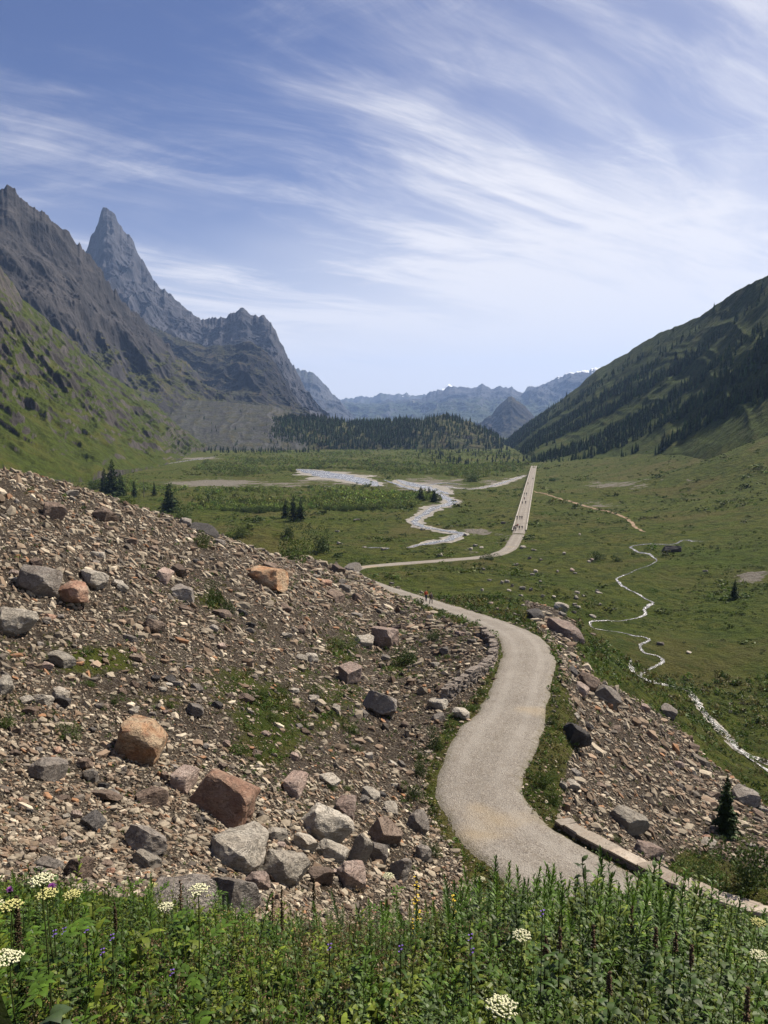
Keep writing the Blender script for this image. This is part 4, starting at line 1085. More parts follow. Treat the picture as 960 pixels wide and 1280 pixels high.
tag(np_obj('valley_thicket', V, Fc, M['leaf'], colors=C), 'pale green thicket of small bushes on the valley floor', None, kind='stuff')

# low dark shrubs and tussocks over the meadow and the lower slopes
n = 28000
px = rng.uniform(-30, 990, n); py = 545 + 420 * rng.random(n) ** 1.5
a = (px - 480) / F; l = rng.uniform(math.log(85), math.log(900), n); y = np.exp(l); x = a * y; z = gz(x, y)
ppx, ppy, _ = proj(x, y, z)
sh = fbm(x / 16, y / 16, octv=4, seed=411)
keep = (gattr(SCR, x, y) < .25) & (gattr(BAR, x, y) < .3) & (gattr(PD - PH, x, y) > 1.2) & (rng.random(n) < smooth(-.05, .45, sh) * .85 + .06) & (ppy > 540)
for L_ in [B1, B2, B3, B4, B5] + STREAMS:
    q = px_line(L_, 2.0)
    dd = np.sqrt(((x[:, None] - q[None, :, 0]) ** 2 + (y[:, None] - q[None, :, 1]) ** 2)) - q[None, :, 3]
    keep &= dd.min(1) > .9
x, y, z = x[keep], y[keep], z[keep]; n = len(x)
hgt = rng.uniform(.14, .6, n) * (1 + 1.3 * (rng.random(n) < .06)) * np.clip(y / 180, .6, 2.0); wd_ = hgt * rng.uniform(.9, 2.0, n)
tint = np.array([(.050,.076,.011)]) * rng.uniform(.5, 1.5, (n, 1)) * (1 + rng.normal(0, .1, (n, 3)))
V, Fc, C = scatter(BT, np.stack([x, y, z - .06], 1), np.stack([wd_, wd_, hgt], 1), rotmats(rng.uniform(0, 6.28, n)), tint)
tag(np_obj('meadow_shrubbery', V, Fc, M['leaf'], colors=C), 'low dark shrubs and tussocks all over the meadow', None, kind='stuff')

# small turf tufts on the grassy parts of the scree and the verges
n = 42000
l = rng.uniform(math.log(12), math.log(120), n); a = rng.uniform(-.55, .55, n); y = np.exp(l) * np.cos(a); x = np.exp(l) * np.sin(a); z = gz(x, y)
ppx, ppy, _ = proj(x, y, z); lu = blobs(LUSH, ppx, ppy); sc = gattr(SCR, x, y)
nn_ = fbm(x / 2.5, y / 2.5, octv=3, seed=433)
keep = (gattr(PD - PH, x, y) > .05) & (rng.random(n) < np.clip(.06 + lu * smooth(-.3, .3, nn_) * .9 + (sc < .4) * .28 + (gattr(PD - PH, x, y) < 3.0) * (sc < .6) * .4, 0, 1)) & (ppx > -40) & (ppx < 1000)
x, y, z, lu = x[keep], y[keep], z[keep], lu[keep]; n = len(x); r_ = np.hypot(x, y)
hgt = rng.uniform(2.2, 6.5, n) * r_ / F * .9 * np.where((sc[keep] < .5) & (rng.random(n) < .4), 1.7, 1)
tint = np.where((rng.random(n) < .35)[:, None], np.array([[.105, .095, .036]]), np.array([[.050, .085, .016]])) * rng.uniform(.6, 1.35, (n, 1))
V, Fc, C = scatter([bush_tpl(660 + j, 26, .10, .55, 3) for j in range(6)], np.stack([x, y, z - .02], 1), np.stack([hgt, hgt, hgt], 1), rotmats(rng.uniform(0, 6.28, n)), tint)
tag(np_obj('turf_tufts', V, Fc, M['leaf'], colors=C), 'thin grass and weeds growing between the scree stones', None, kind='stuff')

# forests: hillside and knoll
CT = [cone_tpl(700 + j, 6, 8, .15 + .02 * (j % 4)) for j in range(10)]
def surf_pts(name, n, vmin, vmax):
    G = SURF[name]; nu, nv, _ = G.shape
    u = rng.uniform(0, nu - 1.01, n); v = (rng.uniform(vmin, vmax, n)) * (nv - 1.01)
    i, j = u.astype(int), v.astype(int); fu, fv = (u - i)[:, None], (v - j)[:, None]
    P = (G[i, j] * (1 - fu) + G[i + 1, j] * fu) * (1 - fv) + (G[i, j + 1] * (1 - fu) + G[i + 1, j + 1] * fu) * fv
    return P, u / nu, v / nv
def forest(name, label, P, hmin, hmax, nind, indlabel, indgroup, dark=(.032, .050, .019), key=None):
    n = len(P); H_ = rng.uniform(hmin, hmax, n) * rng.uniform(.75, 1.1, n)
    order = np.argsort(-(H_ / P[:, 1]) if key is None else key(P, H_)); P, H_ = P[order], H_[order]
    for i in range(min(nind, n)):
        spruce(0, 0, 0, int(rng.integers(0, 3)), indlabel, indgroup, name='conifer_tree', hm=H_[i], width=rng.uniform(.85, 1.1), p=P[i] - np.array([0, 0, .3]))
    P, H_ = P[nind:], H_[nind:]; n = len(P)
    tint = np.array([dark]) * rng.uniform(.6, 1.4, (n, 1)) * (1 + rng.normal(0, .08, (n, 3)))
    w = H_ * rng.uniform(.85, 1.2, n)
    V, Fc, C = scatter(CT, P - np.array([0, 0, .4]), np.stack([w, w, H_], 1), rotmats(rng.uniform(0, 6.28, n)), tint)
    return tag(np_obj(name, V, Fc, M['needles_far'], colors=C), label, None, kind='stuff')
P, u, v = surf_pts('wooded_hillside', 62000, .0, .98)
X_, Y_, _ = proj(P[:, 0], P[:, 1], P[:, 2])
st = fbm((P[:, 1] + 1.9 * P[:, 2]) / 60, (P[:, 2] - .2 * P[:, 1]) / 170, octv=4, seed=451)
cl_ = fbm(P[:, 0] / 22, P[:, 1] / 22, P[:, 2] / 22, octv=3, seed=452)
band = smooth(.0, .03, v) * (1 - .86 * smooth(.42, .78, v) * smooth(650, 760, X_)) * (1 - .85 * smooth(.86, .93, v)) * (1 - .75 * smooth(830, 940, X_) * smooth(.35, .75, v)) * (1 - .6 * smooth(930, 1010, X_))
keep = (rng.random(len(P)) < smooth(-.20, .24, st + .5 * cl_ - .05) * band * .75) & (Y_ < 590) & (X_ < 1050)
forest('hillside_forest', 'dark conifer forest clothing the mountainside', P[keep], 5, 11, 130, 'dark conifer at the lower edge of the hillside forest', 'conifers along the lower forest edge')
P, u, v = surf_pts('wooded_knoll', 5200, .0, 1.0)
X_, Y_, _ = proj(P[:, 0], P[:, 1], P[:, 2])
cl_ = fbm(P[:, 0] / 40, P[:, 1] / 40, octv=3, seed=461) + .15
dens = np.where(X_ < 515, .95, np.where(X_ < 545, .6, .32)) + .25 * (np.abs(X_ - 590) < 35) * (v > .75)
keep = rng.random(len(P)) < dens * smooth(-.55, .05, cl_ + .1)
forest('knoll_forest', 'dark conifer wood covering the knoll across the valley', P[keep], 7, 13, 110, 'conifer standing out on the skyline of the wooded knoll', 'conifers on top of the wooded knoll', key=lambda P, H: -(P[:, 2] + H))
# scattered conifers at the foot of the moraine and the far valley edge
n = 260; px = np.concatenate([rng.uniform(255, 400, 140), rng.uniform(520, 672, 120)]); d = np.concatenate([rng.uniform(1150, 1360, 140), rng.uniform(820, 1300, 120)])
x = (px - 480) / F * d; P = np.stack([x, d, gz(x, d)], 1)
H_ = rng.uniform(4, 9, n); tint = np.array([(.026, .040, .018)]) * rng.uniform(.6, 1.4, (n, 1))
V, Fc, C = scatter(CT, P, np.stack([H_ * 1.2, H_ * 1.2, H_], 1), rotmats(rng.uniform(0, 6.28, n)), tint)
tag(np_obj('valley_edge_woods', V, Fc, M['needles_far'], colors=C), 'small dark conifers dotted along the far edge of the valley', None, kind='stuff')
P, u, v = surf_pts('grey_moraine', 500, 0, .9); keep = rng.random(500) < .22 * smooth(-.2, .3, fbm(P[:, 0] / 60, P[:, 1] / 60, seed=471)) + .02
P = P[keep]; n = len(P); H_ = rng.uniform(4, 9, n)
V, Fc, C = scatter(CT, P, np.stack([H_ * 1.2, H_ * 1.2, H_], 1), rotmats(rng.uniform(0, 6.28, n)), np.array([(.026, .040, .018)]) * rng.uniform(.6, 1.4, (n, 1)))
tag(np_obj('moraine_woods', V, Fc, M['needles_far'], colors=C), 'sparse dark conifers on the grey moraine', None, kind='stuff')
# ------------------------------------------------------------------ flowering bank in front
M['herb'] = mat_leaf('herb_leaves', .32, .5, .22, .25, 9.0)
M['stem'] = mat_plain('green_stem', (.060, .075, .022), .7, .2, 20, .3)
M['cream'] = mat_plain('cream_florets', (.52, .51, .33), .8, .15, 90, .22)
M['yellowish'] = mat_plain('yellowish_florets', (.42, .40, .16), .8, .15, 90, .25)
M['purple'] = mat_plain('purple_petals', (.24, .055, .27), .7, .2, 60, .3)
M['violet'] = mat_plain('violet_petals', (.14, .07, .34), .7, .2, 60, .3)
M['yellow'] = mat_plain('yellow_petals', (.50, .36, .035), .7, .2, 60, .25)
M['seed'] = mat_plain('brown_seed_heads', (.085, .056, .034), .9, .1, 40, .4)
M['seed_dark'] = mat_plain('dark_seed_spike', (.050, .036, .020), .9, .1, 40, .4)

class QB:                                                 # quad builder with per-corner shade
    def __init__(s): s.V, s.F, s.C = [], [], []
    def quad(s, a, b, c, d, col):
        i = len(s.V); s.V += [a, b, c, d]; s.F.append((i, i + 1, i + 2, i + 3)); s.C += [col] * 4
    def leaf(s, base, d, up, L, w, droop, col, seg=3):
        d = d / np.linalg.norm(d); n = np.cross(d, up); n /= np.linalg.norm(n) + 1e-9; u = np.cross(n, d)
        prof = {2: [.25, 1, .05], 3: [.22, 1, .8, .04], 4: [.2, .85, 1, .65, .03]}[seg]
        prev = None
        for q in range(seg + 1):
            f = q / seg; c = base + d * L * f * (1 - .25 * droop * f) - np.array([0, 0, 1]) * droop * L * f * f
            fold = u * w * .18 * prof[q]
            a, b = c + n * w * .5 * prof[q] + fold, c - n * w * .5 * prof[q] + fold
            i = len(s.V); k = col * (.85 + .3 * f); s.V += [a, b]; s.C += [k, k]
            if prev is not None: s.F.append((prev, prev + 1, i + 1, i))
            prev = i
    def tube(s, pts, rad, col, n=4):
        pts = np.array(pts); i0 = len(s.V)
        for p, r in zip(pts, np.broadcast_to(rad, len(pts))):
            for j in range(n): s.V.append(p + np.array([math.cos(6.283 * j / n) * r, math.sin(6.283 * j / n) * r, 0])); s.C.append(col)
        for k in range(len(pts) - 1):
            for j in range(n):
                q = (j + 1) % n; s.F.append((i0 + k * n + j, i0 + k * n + q, i0 + (k + 1) * n + q, i0 + (k + 1) * n + j))
    def blob(s, c, r, col, n=5):
        c = np.array(c)
        rings = [(-.9, .35), (-.2, 1), (.5, .8), (.95, .2)]
        i0 = len(s.V)
        for z, k in rings:
            for j in range(n): s.V.append(c + r * np.array([math.cos(6.283 * j / n + z) * k, math.sin(6.283 * j / n + z) * k, z * .8])); s.C.append(col)
        for a in range(3):
            for j in range(n):
                q = (j + 1) % n; s.F.append((i0 + a * n + j, i0 + a * n + q, i0 + (a + 1) * n + q, i0 + (a + 1) * n + j))
        if n >= 4: s.F.append(tuple(i0 + 3 * n + j for j in (0, 1, 2, 3)))
    def arr(s): return np.array(s.V), np.array(s.F), np.array(s.C)
    def mesh(s, name, mat): V, Fc, C = s.arr(); return np_mesh(name, V, Fc, mat, smooth_shade=True, colors=C)
G1, G2, G3, G4 = np.array([.056, .106, .013]), np.array([.034, .068, .012]), np.array([.118, .155, .021]), np.array([.068, .104, .034])
Z = np.array([0., 0, 1])
def stem_curve(r, h, lean=.06, n=6):
    a = r.uniform(0, 6.28); b = np.array([math.cos(a), math.sin(a), 0]) * lean * h * r.uniform(.3, 1)
    return [b * f ** 1.6 + Z * h * f for f in np.linspace(0, 1, n)]
def curve_at(P, f):
    P = np.array(P); x = np.linspace(0, 1, len(P)); return np.array([np.interp(f, x, P[:, k]) for k in range(3)])
def spire_plant(seed, h=1.0, leaves=110, L=.115, w=.017, g=G1):
    r = np.random.default_rng(seed); P = stem_curve(r, h); st, lf = QB(), QB()
    st.tube(P, np.linspace(.0055, .0025, len(P)), np.array([.06, .07, .02]))
    for k in range(leaves):
        f = .12 + .88 * (k / leaves); a = k * 2.39996 + r.normal(0, .2)
        el = .35 + .75 * f ** 2.2 + r.normal(0, .12)
        sz = L * (1.0 - .30 * f if f < .8 else .76 - 2.0 * (f - .8)) * r.uniform(.8, 1.2)
        d = np.array([math.cos(a) * math.cos(el), math.sin(a) * math.cos(el), math.sin(el)])
        lf.leaf(curve_at(P, f), d, Z, max(.03, sz), w * r.uniform(.8, 1.2) * (1 if f < .85 else .75), r.uniform(.05, .4) * (1 - .6 * f), g * r.uniform(.7, 1.3) * (1 + .25 * f), 3)
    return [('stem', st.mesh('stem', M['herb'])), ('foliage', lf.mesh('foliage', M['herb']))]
def umbel_head(qb, c, R, r, col, count=34, fl=.30):
    for k in range(count):
        a = k * 2.39996; rr = R * math.sqrt((k + .5) / count); q = c + np.array([math.cos(a) * rr, math.sin(a) * rr, R * .28 * (1 - (rr / R) ** 2) + r.normal(0, R * .03)])
        s = R * fl * .55 * r.uniform(.8, 1.15)
        for j in range(5): qb.blob(q + np.append(r.normal(0, s * .38, 2), r.normal(0, s * .12)), s * .52, np.array([1, 1, 1.]), 4)
def umbel_stalks(qb, base, c, R, n=14):
    for k in range(n):
        a = k * 2.39996; rr = R * math.sqrt((k + .5) / n) * .95
        qb.tube([base, c + np.array([math.cos(a) * rr, math.sin(a) * rr, .2 * R])], .0012, np.array([.07, .085, .03]), 3)
def lobed_leaf(qb, base, d, L, r, col):
    qb.tube([base, base + d * L * .5 - Z * .02], .0025, col, 3)
    for k in range(7):
        f = .3 + .1 * k; b = base + d * L * f - Z * L * .25 * f * f; s = (-1) ** k; n = np.cross(d, Z)
        qb.leaf(b, d * .7 + n * s * r.uniform(.4, .9), Z, L * .38 * r.uniform(.7, 1.1), L * .12, .25, col * r.uniform(.75, 1.25), 3)
# filler templates (merged later)
FT = []
def add_filler(qb): FT.append(qb.arr())
for j in range(5):                                        # leafy stems
    r = np.random.default_rng(1000 + j); q = QB(); P = stem_curve(r, 1.0, .15)
    q.tube(P, .004, np.array([.05, .06, .02]), 3)
    for k in range(26):
        f = .08 + .92 * k / 26; a = k * 2.4; el = .25 + .5 * f + r.normal(0, .15)
        q.leaf(curve_at(P, f), np.array([math.cos(a) * math.cos(el), math.sin(a) * math.cos(el), math.sin(el)]), Z, .20 * r.uniform(.7, 1.25) * (1.1 - .5 * f), .040 * r.uniform(.8, 1.3), r.uniform(.1, .5), [G1, G3, G3, G1, G4][j] * r.uniform(.65, 1.4), 3)
    add_filler(q)
for j in range(6):                                        # broad-leaved herbs
    r = np.random.default_rng(1100 + j); q = QB()
    for k in range(13):
        a = k * 2.4; el = r.uniform(.5, 1.2); h = r.uniform(.1, .7); b = np.array([r.normal(0, .05), r.normal(0, .05), h])
        q.tube([np.array([0, 0, 0]), b], .003, np.array([.05, .06, .02]), 3)
        q.leaf(b, np.array([math.cos(a) * math.cos(el), math.sin(a) * math.cos(el), math.sin(el)]), Z, .21 * r.uniform(.6, 1.25), .062 * r.uniform(.7, 1.25), r.uniform(.2, .7), [G2, G1, G4, G3, G1, G3][j] * r.uniform(.65, 1.45), 4)
    add_filler(q)
for j in range(3):                                        # grasses
    r = np.random.default_rng(1200 + j); q = QB()
    for k in range(26):
        a = r.uniform(0, 6.28); el = r.uniform(.9, 1.5)
        q.leaf(np.append(r.normal(0, .05, 2), 0), np.array([math.cos(a) * math.cos(el), math.sin(a) * math.cos(el), math.sin(el)]), Z, r.uniform(.45, 1.05), .010, r.uniform(.05, .5), (G3 if k % 3 else np.array([.13, .12, .05])) * r.uniform(.7, 1.25), 4)
    add_filler(q)
for j in range(3):                                        # narrow-leaved stems like young willowherb
    r = np.random.default_rng(1300 + j); q = QB(); P = stem_curve(r, 1.0, .12)
    q.tube(P, .004, np.array([.05, .06, .02]), 3)
    for k in range(44):
        f = .1 + .9 * k / 44; a = k * 2.4; el = .3 + .7 * f * f + r.normal(0, .12)
        q.leaf(curve_at(P, f), np.array([math.cos(a) * math.cos(el), math.sin(a) * math.cos(el), math.sin(el)]), Z, .15 * r.uniform(.8, 1.2) * (1.05 - .4 * f), .020, r.uniform(.05, .4), G1 * r.uniform(.65, 1.4), 3)
    add_filler(q)
DT = []
for j in range(4):                                        # dried, brown flowering stems
    r = np.random.default_rng(1400 + j); q = QB(); P = stem_curve(r, 1.0, .15)
    q.tube(P, .003, np.array([.10, .075, .035]), 3)
    for b in range(7):
        f = r.uniform(.45, .95); c0 = curve_at(P, f); a = r.uniform(0, 6.28); e = c0 + np.array([math.cos(a) * .10, math.sin(a) * .10, r.uniform(.04, .14)]) * r.uniform(.7, 1.4)
        q.tube([c0, e], .0016, np.array([.10, .075, .035]), 3)
        for k in range(9):
            c = e + r.normal(0, .026, 3); s = r.uniform(.006, .013); dd = r.normal(size=3); nn = np.cross(dd, r.normal(size=3)); dd *= s / np.linalg.norm(dd); nn *= s / np.linalg.norm(nn)
            q.quad(c - dd, c + nn, c + dd, c - nn, np.array([.150, .105, .060]) * r.uniform(.4, 2.0))
    for k in range(10):
        f = r.uniform(.05, .6); a = r.uniform(0, 6.28)
        q.leaf(curve_at(P, f), np.array([math.cos(a), math.sin(a), .6]), Z, .12, .018, .4, G3 * r.uniform(.6, 1.2), 2)
    DT.append(q.arr())

def bank_pts(n, dmin=1.5, dmax=10.2):
    y = np.sqrt(rng.uniform(dmin ** 2, dmax ** 2, n)); x = rng.uniform(-1, 1, n) * (.55 * y + 2.6)
    return x, y
def bank_edge(x):                                         # how far out the bank is overgrown
    return 8.0 + .35 * np.sin(x * 1.3) + np.clip(x, 0, 6) * .18 - np.clip(-x - 1, 0, 5) * .35
n = 15500
x, y = bank_pts(n); k = (y < bank_edge(x) + rng.uniform(-.5, .6, n)); x, y = x[k], y[k]; n = len(x)
ppx, ppy, _ = proj(x, y, gz(x, y) + .4)
dry = np.maximum(.95 * np.exp(-(((ppx - 400) / 120) ** 2 + ((ppy - 1190) / 48) ** 2)), np.maximum(.95 * np.exp(-(((ppx - 130) / 170) ** 2 + ((ppy - 1265) / 42) ** 2)), .9 * np.exp(-(((ppx - 340) / 90) ** 2 + ((ppy - 1275) / 36) ** 2))))
dry = np.maximum(dry, .6 * np.exp(-(((ppx - 570) / 60) ** 2 + ((ppy - 1170) / 40) ** 2)))
isd = rng.random(n) < dry * .55
h = rng.uniform(.28, .60, n) * (.75 + .5 * vnoise(x / .9, y / .9, seed=900)) * np.interp((x / y) * F + 480, [-50, 180, 420, 520, 620, 700, 760, 830, 900, 1000], [.88, .76, .72, .76, .98, 1.28, 1.45, 1.4, 1.1, .85]) ** smooth(4.5, 6.5, y) * np.where((rng.random(n) < .12) & (y > 4), 1.3, 1.0)
w = h * rng.uniform(.8, 1.15, n)
pz = gz(x, y) - .03
tone = .62 + .6 * vnoise(x / .7, y / .7, seed=901)
for nm, tp, sel, lab in (('bank_undergrowth', FT, ~isd, 'dense green herbs and grasses filling the flowering bank'), ('dried_weeds', DT, isd, 'brown dried flower stems among the green herbs')):
    s_ = np.nonzero(sel)[0]; m_ = len(s_)
    if nm == 'dried_weeds':
        rep = np.repeat(s_, 1); s_ = rep; m_ = len(rep); jx = rng.normal(0, .08, (m_, 2))
    else: jx = np.zeros((m_, 2))
    tint = np.ones((m_, 3)) * (tone[s_] * rng.uniform(.75, 1.2, m_))[:, None]
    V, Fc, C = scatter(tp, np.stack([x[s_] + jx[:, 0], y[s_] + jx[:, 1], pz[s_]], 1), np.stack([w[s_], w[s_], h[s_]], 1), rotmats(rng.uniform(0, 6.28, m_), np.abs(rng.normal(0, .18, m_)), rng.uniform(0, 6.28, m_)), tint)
    tag(np_obj(nm, V, Fc, M['herb'], colors=C), lab, None, kind='stuff')

def plant(name, parts, p, s, label, cat, group=None, tilt=.1):
    t = empty(name, p, label, cat, group, rng.uniform(0, 6.28)); t.rotation_euler[0] = rng.normal(0, tilt); t.rotation_euler[1] = rng.normal(0, tilt); t.scale = (s, s, s)
    for nm, me in parts: link(bpy.data.objects.new(nm, me), t)
    return t
# tall leafy spires
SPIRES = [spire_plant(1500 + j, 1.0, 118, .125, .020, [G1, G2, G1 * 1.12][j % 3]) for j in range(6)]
def bank_at(px, d):
    x = (px - 480) / F * d; return np.array([x, d, float(gz(x, d))])
def top_height(px, py, d):
    return unproj(px, py, d)[2] - float(gz(unproj(px, py, d)[0], d))
for (px, py, d, lab) in [(623,1072,8.3,'tallest leafy spire standing against the gravel path'),(666,1086,8.2,'leafy spire rising just right of the tallest one'),(700,1082,8.4,'leafy spire before the pale gravel path with a forked neighbour'),(776,1066,8.2,'leafy spire overlapping the tan kerb slabs'),(811,1092,8.6,'thin leafy spire in front of the kerb slabs'),
                         (598,1090,8.3,'leafy spire at the bottom left edge of the gravel path'),(744,1098,8.3,'leafy spire beneath the first visible kerb slab'),(560,1108,8.2,'leafy spire before the rocky path edge'),(683,1098,8.0,'shorter leafy spire among the spires before the path'),(645,1094,8.1,'leafy spire crowding behind the tallest spire'),(722,1092,8.3,'leafy spire in the row before the gravel path')]:
    hh = np.clip(top_height(px, py, d), .7, 1.6)
    plant('leafy_spire', SPIRES[rng.integers(6)], bank_at(px, d), hh, lab, 'plant', tilt=.04)
for i in range(150):
    if i < 120: px, d = rng.uniform(420, 990), rng.uniform(5.2, 9.0)
    elif i < 185: px, d = rng.uniform(-20, 430), rng.uniform(5.0, 7.6)
    else: px, d = rng.uniform(-20, 980), rng.uniform(2.8, 5.2)
    if d > bank_edge((px - 480) / F * d) + .4: d -= .8
    if px < 520 and rng.random() < .45: continue
    where = 'before the gravel path' if px > 540 else 'before the boulders'
    plant('leafy_spire', SPIRES[rng.integers(6)], bank_at(px, d), rng.uniform(.50, .76) * (1.22 if 560 < px < 860 else .80), f'leafy green spire of the flowering bank {where}', 'plant', f'leafy spires {where}', tilt=.1)
# umbels
def umbel(px, py, wpx, mat, label, seed, domed=.28):
    d = np.clip(.135 * F / wpx, 2.3, 8.6); top = unproj(px, py, d); g0 = float(gz(top[0], d)); h = max(.35, top[2] - g0)
    R = px_size(wpx, d) * .5; r = np.random.default_rng(seed)
    t = empty('umbel_flower', (top[0], d, g0), label, 'flower', None)
    st, lf, hd = QB(), QB(), QB(); P = [Z * h * f + np.array([.04 * math.sin(2 * f + seed), .03 * math.cos(3 * f), 0]) * (1 - f) for f in np.linspace(0, 1, 6)]
    P = [np.array(p) for p in P]; c = P[-1]; b = c - Z * R * .8
    st.tube(P[:-1] + [b], np.linspace(.006, .003, 6), np.array([.075, .09, .032])); umbel_stalks(st, b, c - Z * .012, R)
    for k in range(4): lobed_leaf(lf, curve_at(P, .25 + .13 * k), np.array([math.cos(k * 2.4), math.sin(k * 2.4), .35]), .24, r, G1 * 1.05)
    umbel_head(hd, c - Z * .01, R * .9, r, None, 30 if wpx < 40 else 46, .34 if wpx < 40 else .27)
    link(bpy.data.objects.new('stem', st.mesh('stem', M['herb'])), t); link(bpy.data.objects.new('foliage', lf.mesh('foliage', M['herb'])), t); link(bpy.data.objects.new('flower_head', hd.mesh('flower_head', mat)), t)
    return t
for k, (px, py, w, mt, lab) in enumerate([(627,1256,48,'cream','big white umbel of many round florets at the bottom of the picture'),(652,1168,28,'cream','single flat white umbel in the middle of the dark green leaves'),
    (52,1098,34,'cream','pale cream umbel leaning on the pebbles beside purple thistles'),(58,1116,30,'yellowish','yellowish umbel right under the pale cream one'),(90,1117,25,'yellowish','smaller yellowish umbel close to the two thistles'),(14,1130,30,'yellowish','yellowish umbel beside the dark spike at the picture edge'),
    (207,1132,22,'cream','cream umbel in front of the widest grey slab'),(248,1110,30,'cream','tall cream umbel before the upright grey boulder'),(258,1129,15,'yellowish','little yellow umbel just below the tall cream umbel'),(192,1143,14,'yellowish','dull yellow umbel low beside the widest grey slab'),
    (12,1196,36,'cream','large cream umbel drooping over the big burdock leaves'),(6,1222,28,'cream','second cream umbel under the large drooping one'),(485,1094,17,'cream','cream umbel against the grey rocks near the path'),(601,1098,13,'cream','small cream umbel at the path edge'),(605,1123,12,'yellowish','small yellow umbel beneath the small cream one'),
    (948,1152,22,'yellowish','yellow umbel by the last kerb slab'),(936,1176,15,'yellowish','flat yellowish umbel below the one by the last kerb slab'),(924,1190,17,'cream','small white umbel paired with a bigger one at the picture edge'),(948,1193,26,'cream','bigger white umbel at the picture edge'),(805,1128,20,'cream','cream umbel in front of the middle kerb slabs'),(858,1118,14,'cream','cream umbel touching the far end of the kerb'),
    (2,1262,22,'cream','white umbel in the bottom corner by the burdock'),(157,1158,9,'cream','tiny white umbel in the herbs before the pebbles')]):
    umbel(px, py, w, M[mt], lab, 1600 + k)
# thistles and bellflowers
def thistle_head(qb, c, R, r):
    for k in range(60):
        d = r.normal(size=3); d[2] = abs(d[2]) * 1.2 + .2; d /= np.linalg.norm(d); qb.leaf(c, d, Z if abs(d[2]) < .95 else np.array([1., 0, 0]), R * r.uniform(.8, 1.15), R * .16, .1, np.array([1, 1, 1.]), 2)
def small_flower(px, py, R, d, mat, name, label, cat, group=None, seed=0, thistle=False):
    top = unproj(px, py, d); g0 = float(gz(top[0], d)); h = max(.25, top[2] - g0); r = np.random.default_rng(seed)
    t = empty(name, (top[0], d, g0), label, cat, group)
    st, hd = QB(), QB(); P = [Z * h * f for f in np.linspace(0, 1, 5)]; st.tube(P, .0035, np.array([.06, .075, .03]))
    for k in range(12):
        a = k * 2.4; st.leaf(P[0] + Z * h * (.15 + .06 * k), np.array([math.cos(a), math.sin(a), .5]), Z, .12, .022, .4, G2 * r.uniform(.8, 1.3), 3)
    if thistle: st.blob(P[-1] - Z * R * .3, R * .55, np.array([.035, .045, .02]), 6); thistle_head(hd, P[-1], R, r)
    else:
        for k in range(5):
            c = P[-1] - Z * k * R * .9 + np.array([math.cos(k * 2.4), math.sin(k * 2.4), 0]) * R * .9
            for j in range(5): hd.leaf(c, np.array([math.cos(j * 1.257), math.sin(j * 1.257), .55]), Z, R * .8, R * .45, .1, np.array([1, 1, 1.]), 2)
    link(bpy.data.objects.new('stem', st.mesh('stem', M['herb'])), t); link(bpy.data.objects.new('flower_head', hd.mesh('flower_head', mat)), t)
small_flower(13, 1113, .034, 5.0, M['purple'], 'thistle', 'purple thistle beside the picture edge above yellowish umbels', 'flower', None, 1, True)
small_flower(65, 1109, .038, 5.0, M['purple'], 'thistle', 'purple thistle between the pale cream umbel and a smaller umbel', 'flower', None, 2, True)
for k, (px, py) in enumerate([(68,1163),(80,1160),(108,1158),(128,1186),(215,1212),(412,1180),(501,1182),(588,1168),(590,1186),(678,1138),(140,1168)]):
    small_flower(px, py, .011, 4.3, M['violet'], 'bellflower', 'small violet bellflower among the green herbs of the bank', 'flower', 'violet bellflowers on the bank', 30 + k)
# spikes
def spike(px, py0, py1, wpx, d, mat, name, label, cat, seed, dens=150, shape='seed', group=None):
    top, bot = unproj(px, py0, d), unproj(px, py1, d); g0 = float(gz(top[0], d)); h = max(.4, top[2] - g0); hb = max(.15, min(h * .8, bot[2] - g0)); r = np.random.default_rng(seed)
    t = empty(name, (top[0], d, g0), label, cat, group)
    st, hd = QB(), QB(); st.tube([Z * h * f for f in np.linspace(0, 1, 5)], np.linspace(.007, .003, 5), np.array([.06, .06, .025]))
    for k in range(16):
        a = k * 2.4; st.leaf(Z * hb * (.1 + .055 * k), np.array([math.cos(a), math.sin(a), .6]), Z, .22 * (1.2 - k / 18), .055, .45, G2 * r.uniform(.8, 1.3), 3)
    R = px_size(wpx, d) * .5
    for k in range(dens):
        f = r.random(); a = r.uniform(0, 6.28); rr = R * (1 - .65 * f) * math.sqrt(r.uniform(.1, 1)); c = np.array([math.cos(a) * rr, math.sin(a) * rr, hb + (h - hb) * f])
        if shape == 'flower' and r.random() < .5:
            for j in range(4): hd.leaf(c, np.array([math.cos(j * 1.57 + a), math.sin(j * 1.57 + a), .3]), Z, .014, .010, .1, np.array([1, 1, 1.]), 2)
        else: hd.blob(c, r.uniform(.004, .009), np.array([1, 1, 1.]), 4)
    link(bpy.data.objects.new('stem', st.mesh('stem', M['herb'])), t); link(bpy.data.objects.new('seed_spike' if shape == 'seed' else 'flower_spike', hd.mesh('spike', mat)), t)
spike(20, 1120, 1185, 13, 4.6, M['seed_dark'], 'seed_stalk', 'thick dark seed spike at the picture edge beside yellowish umbels', 'plant', 51, 330)
spike(143, 1128, 1165, 6, 5.8, M['seed_dark'], 'seed_stalk', 'thin dark seed spike before the pebbles near the thistles', 'plant', 52)
spike(352, 1108, 1165, 6, 6.4, M['seed_dark'], 'seed_stalk', 'thin dark seed spike before the leaning pale slab', 'plant', 53)
spike(392, 1098, 1150, 7, 6.6, M['seed_dark'], 'seed_stalk', 'dark seed spike taller than its neighbour before the boulder jumble', 'plant', 54)
spike(521, 1092, 1172, 17, 6.4, M['yellow'], 'mullein', 'tall yellow flower spike before the rocky path edge', 'flower', 55, 45, 'flower')
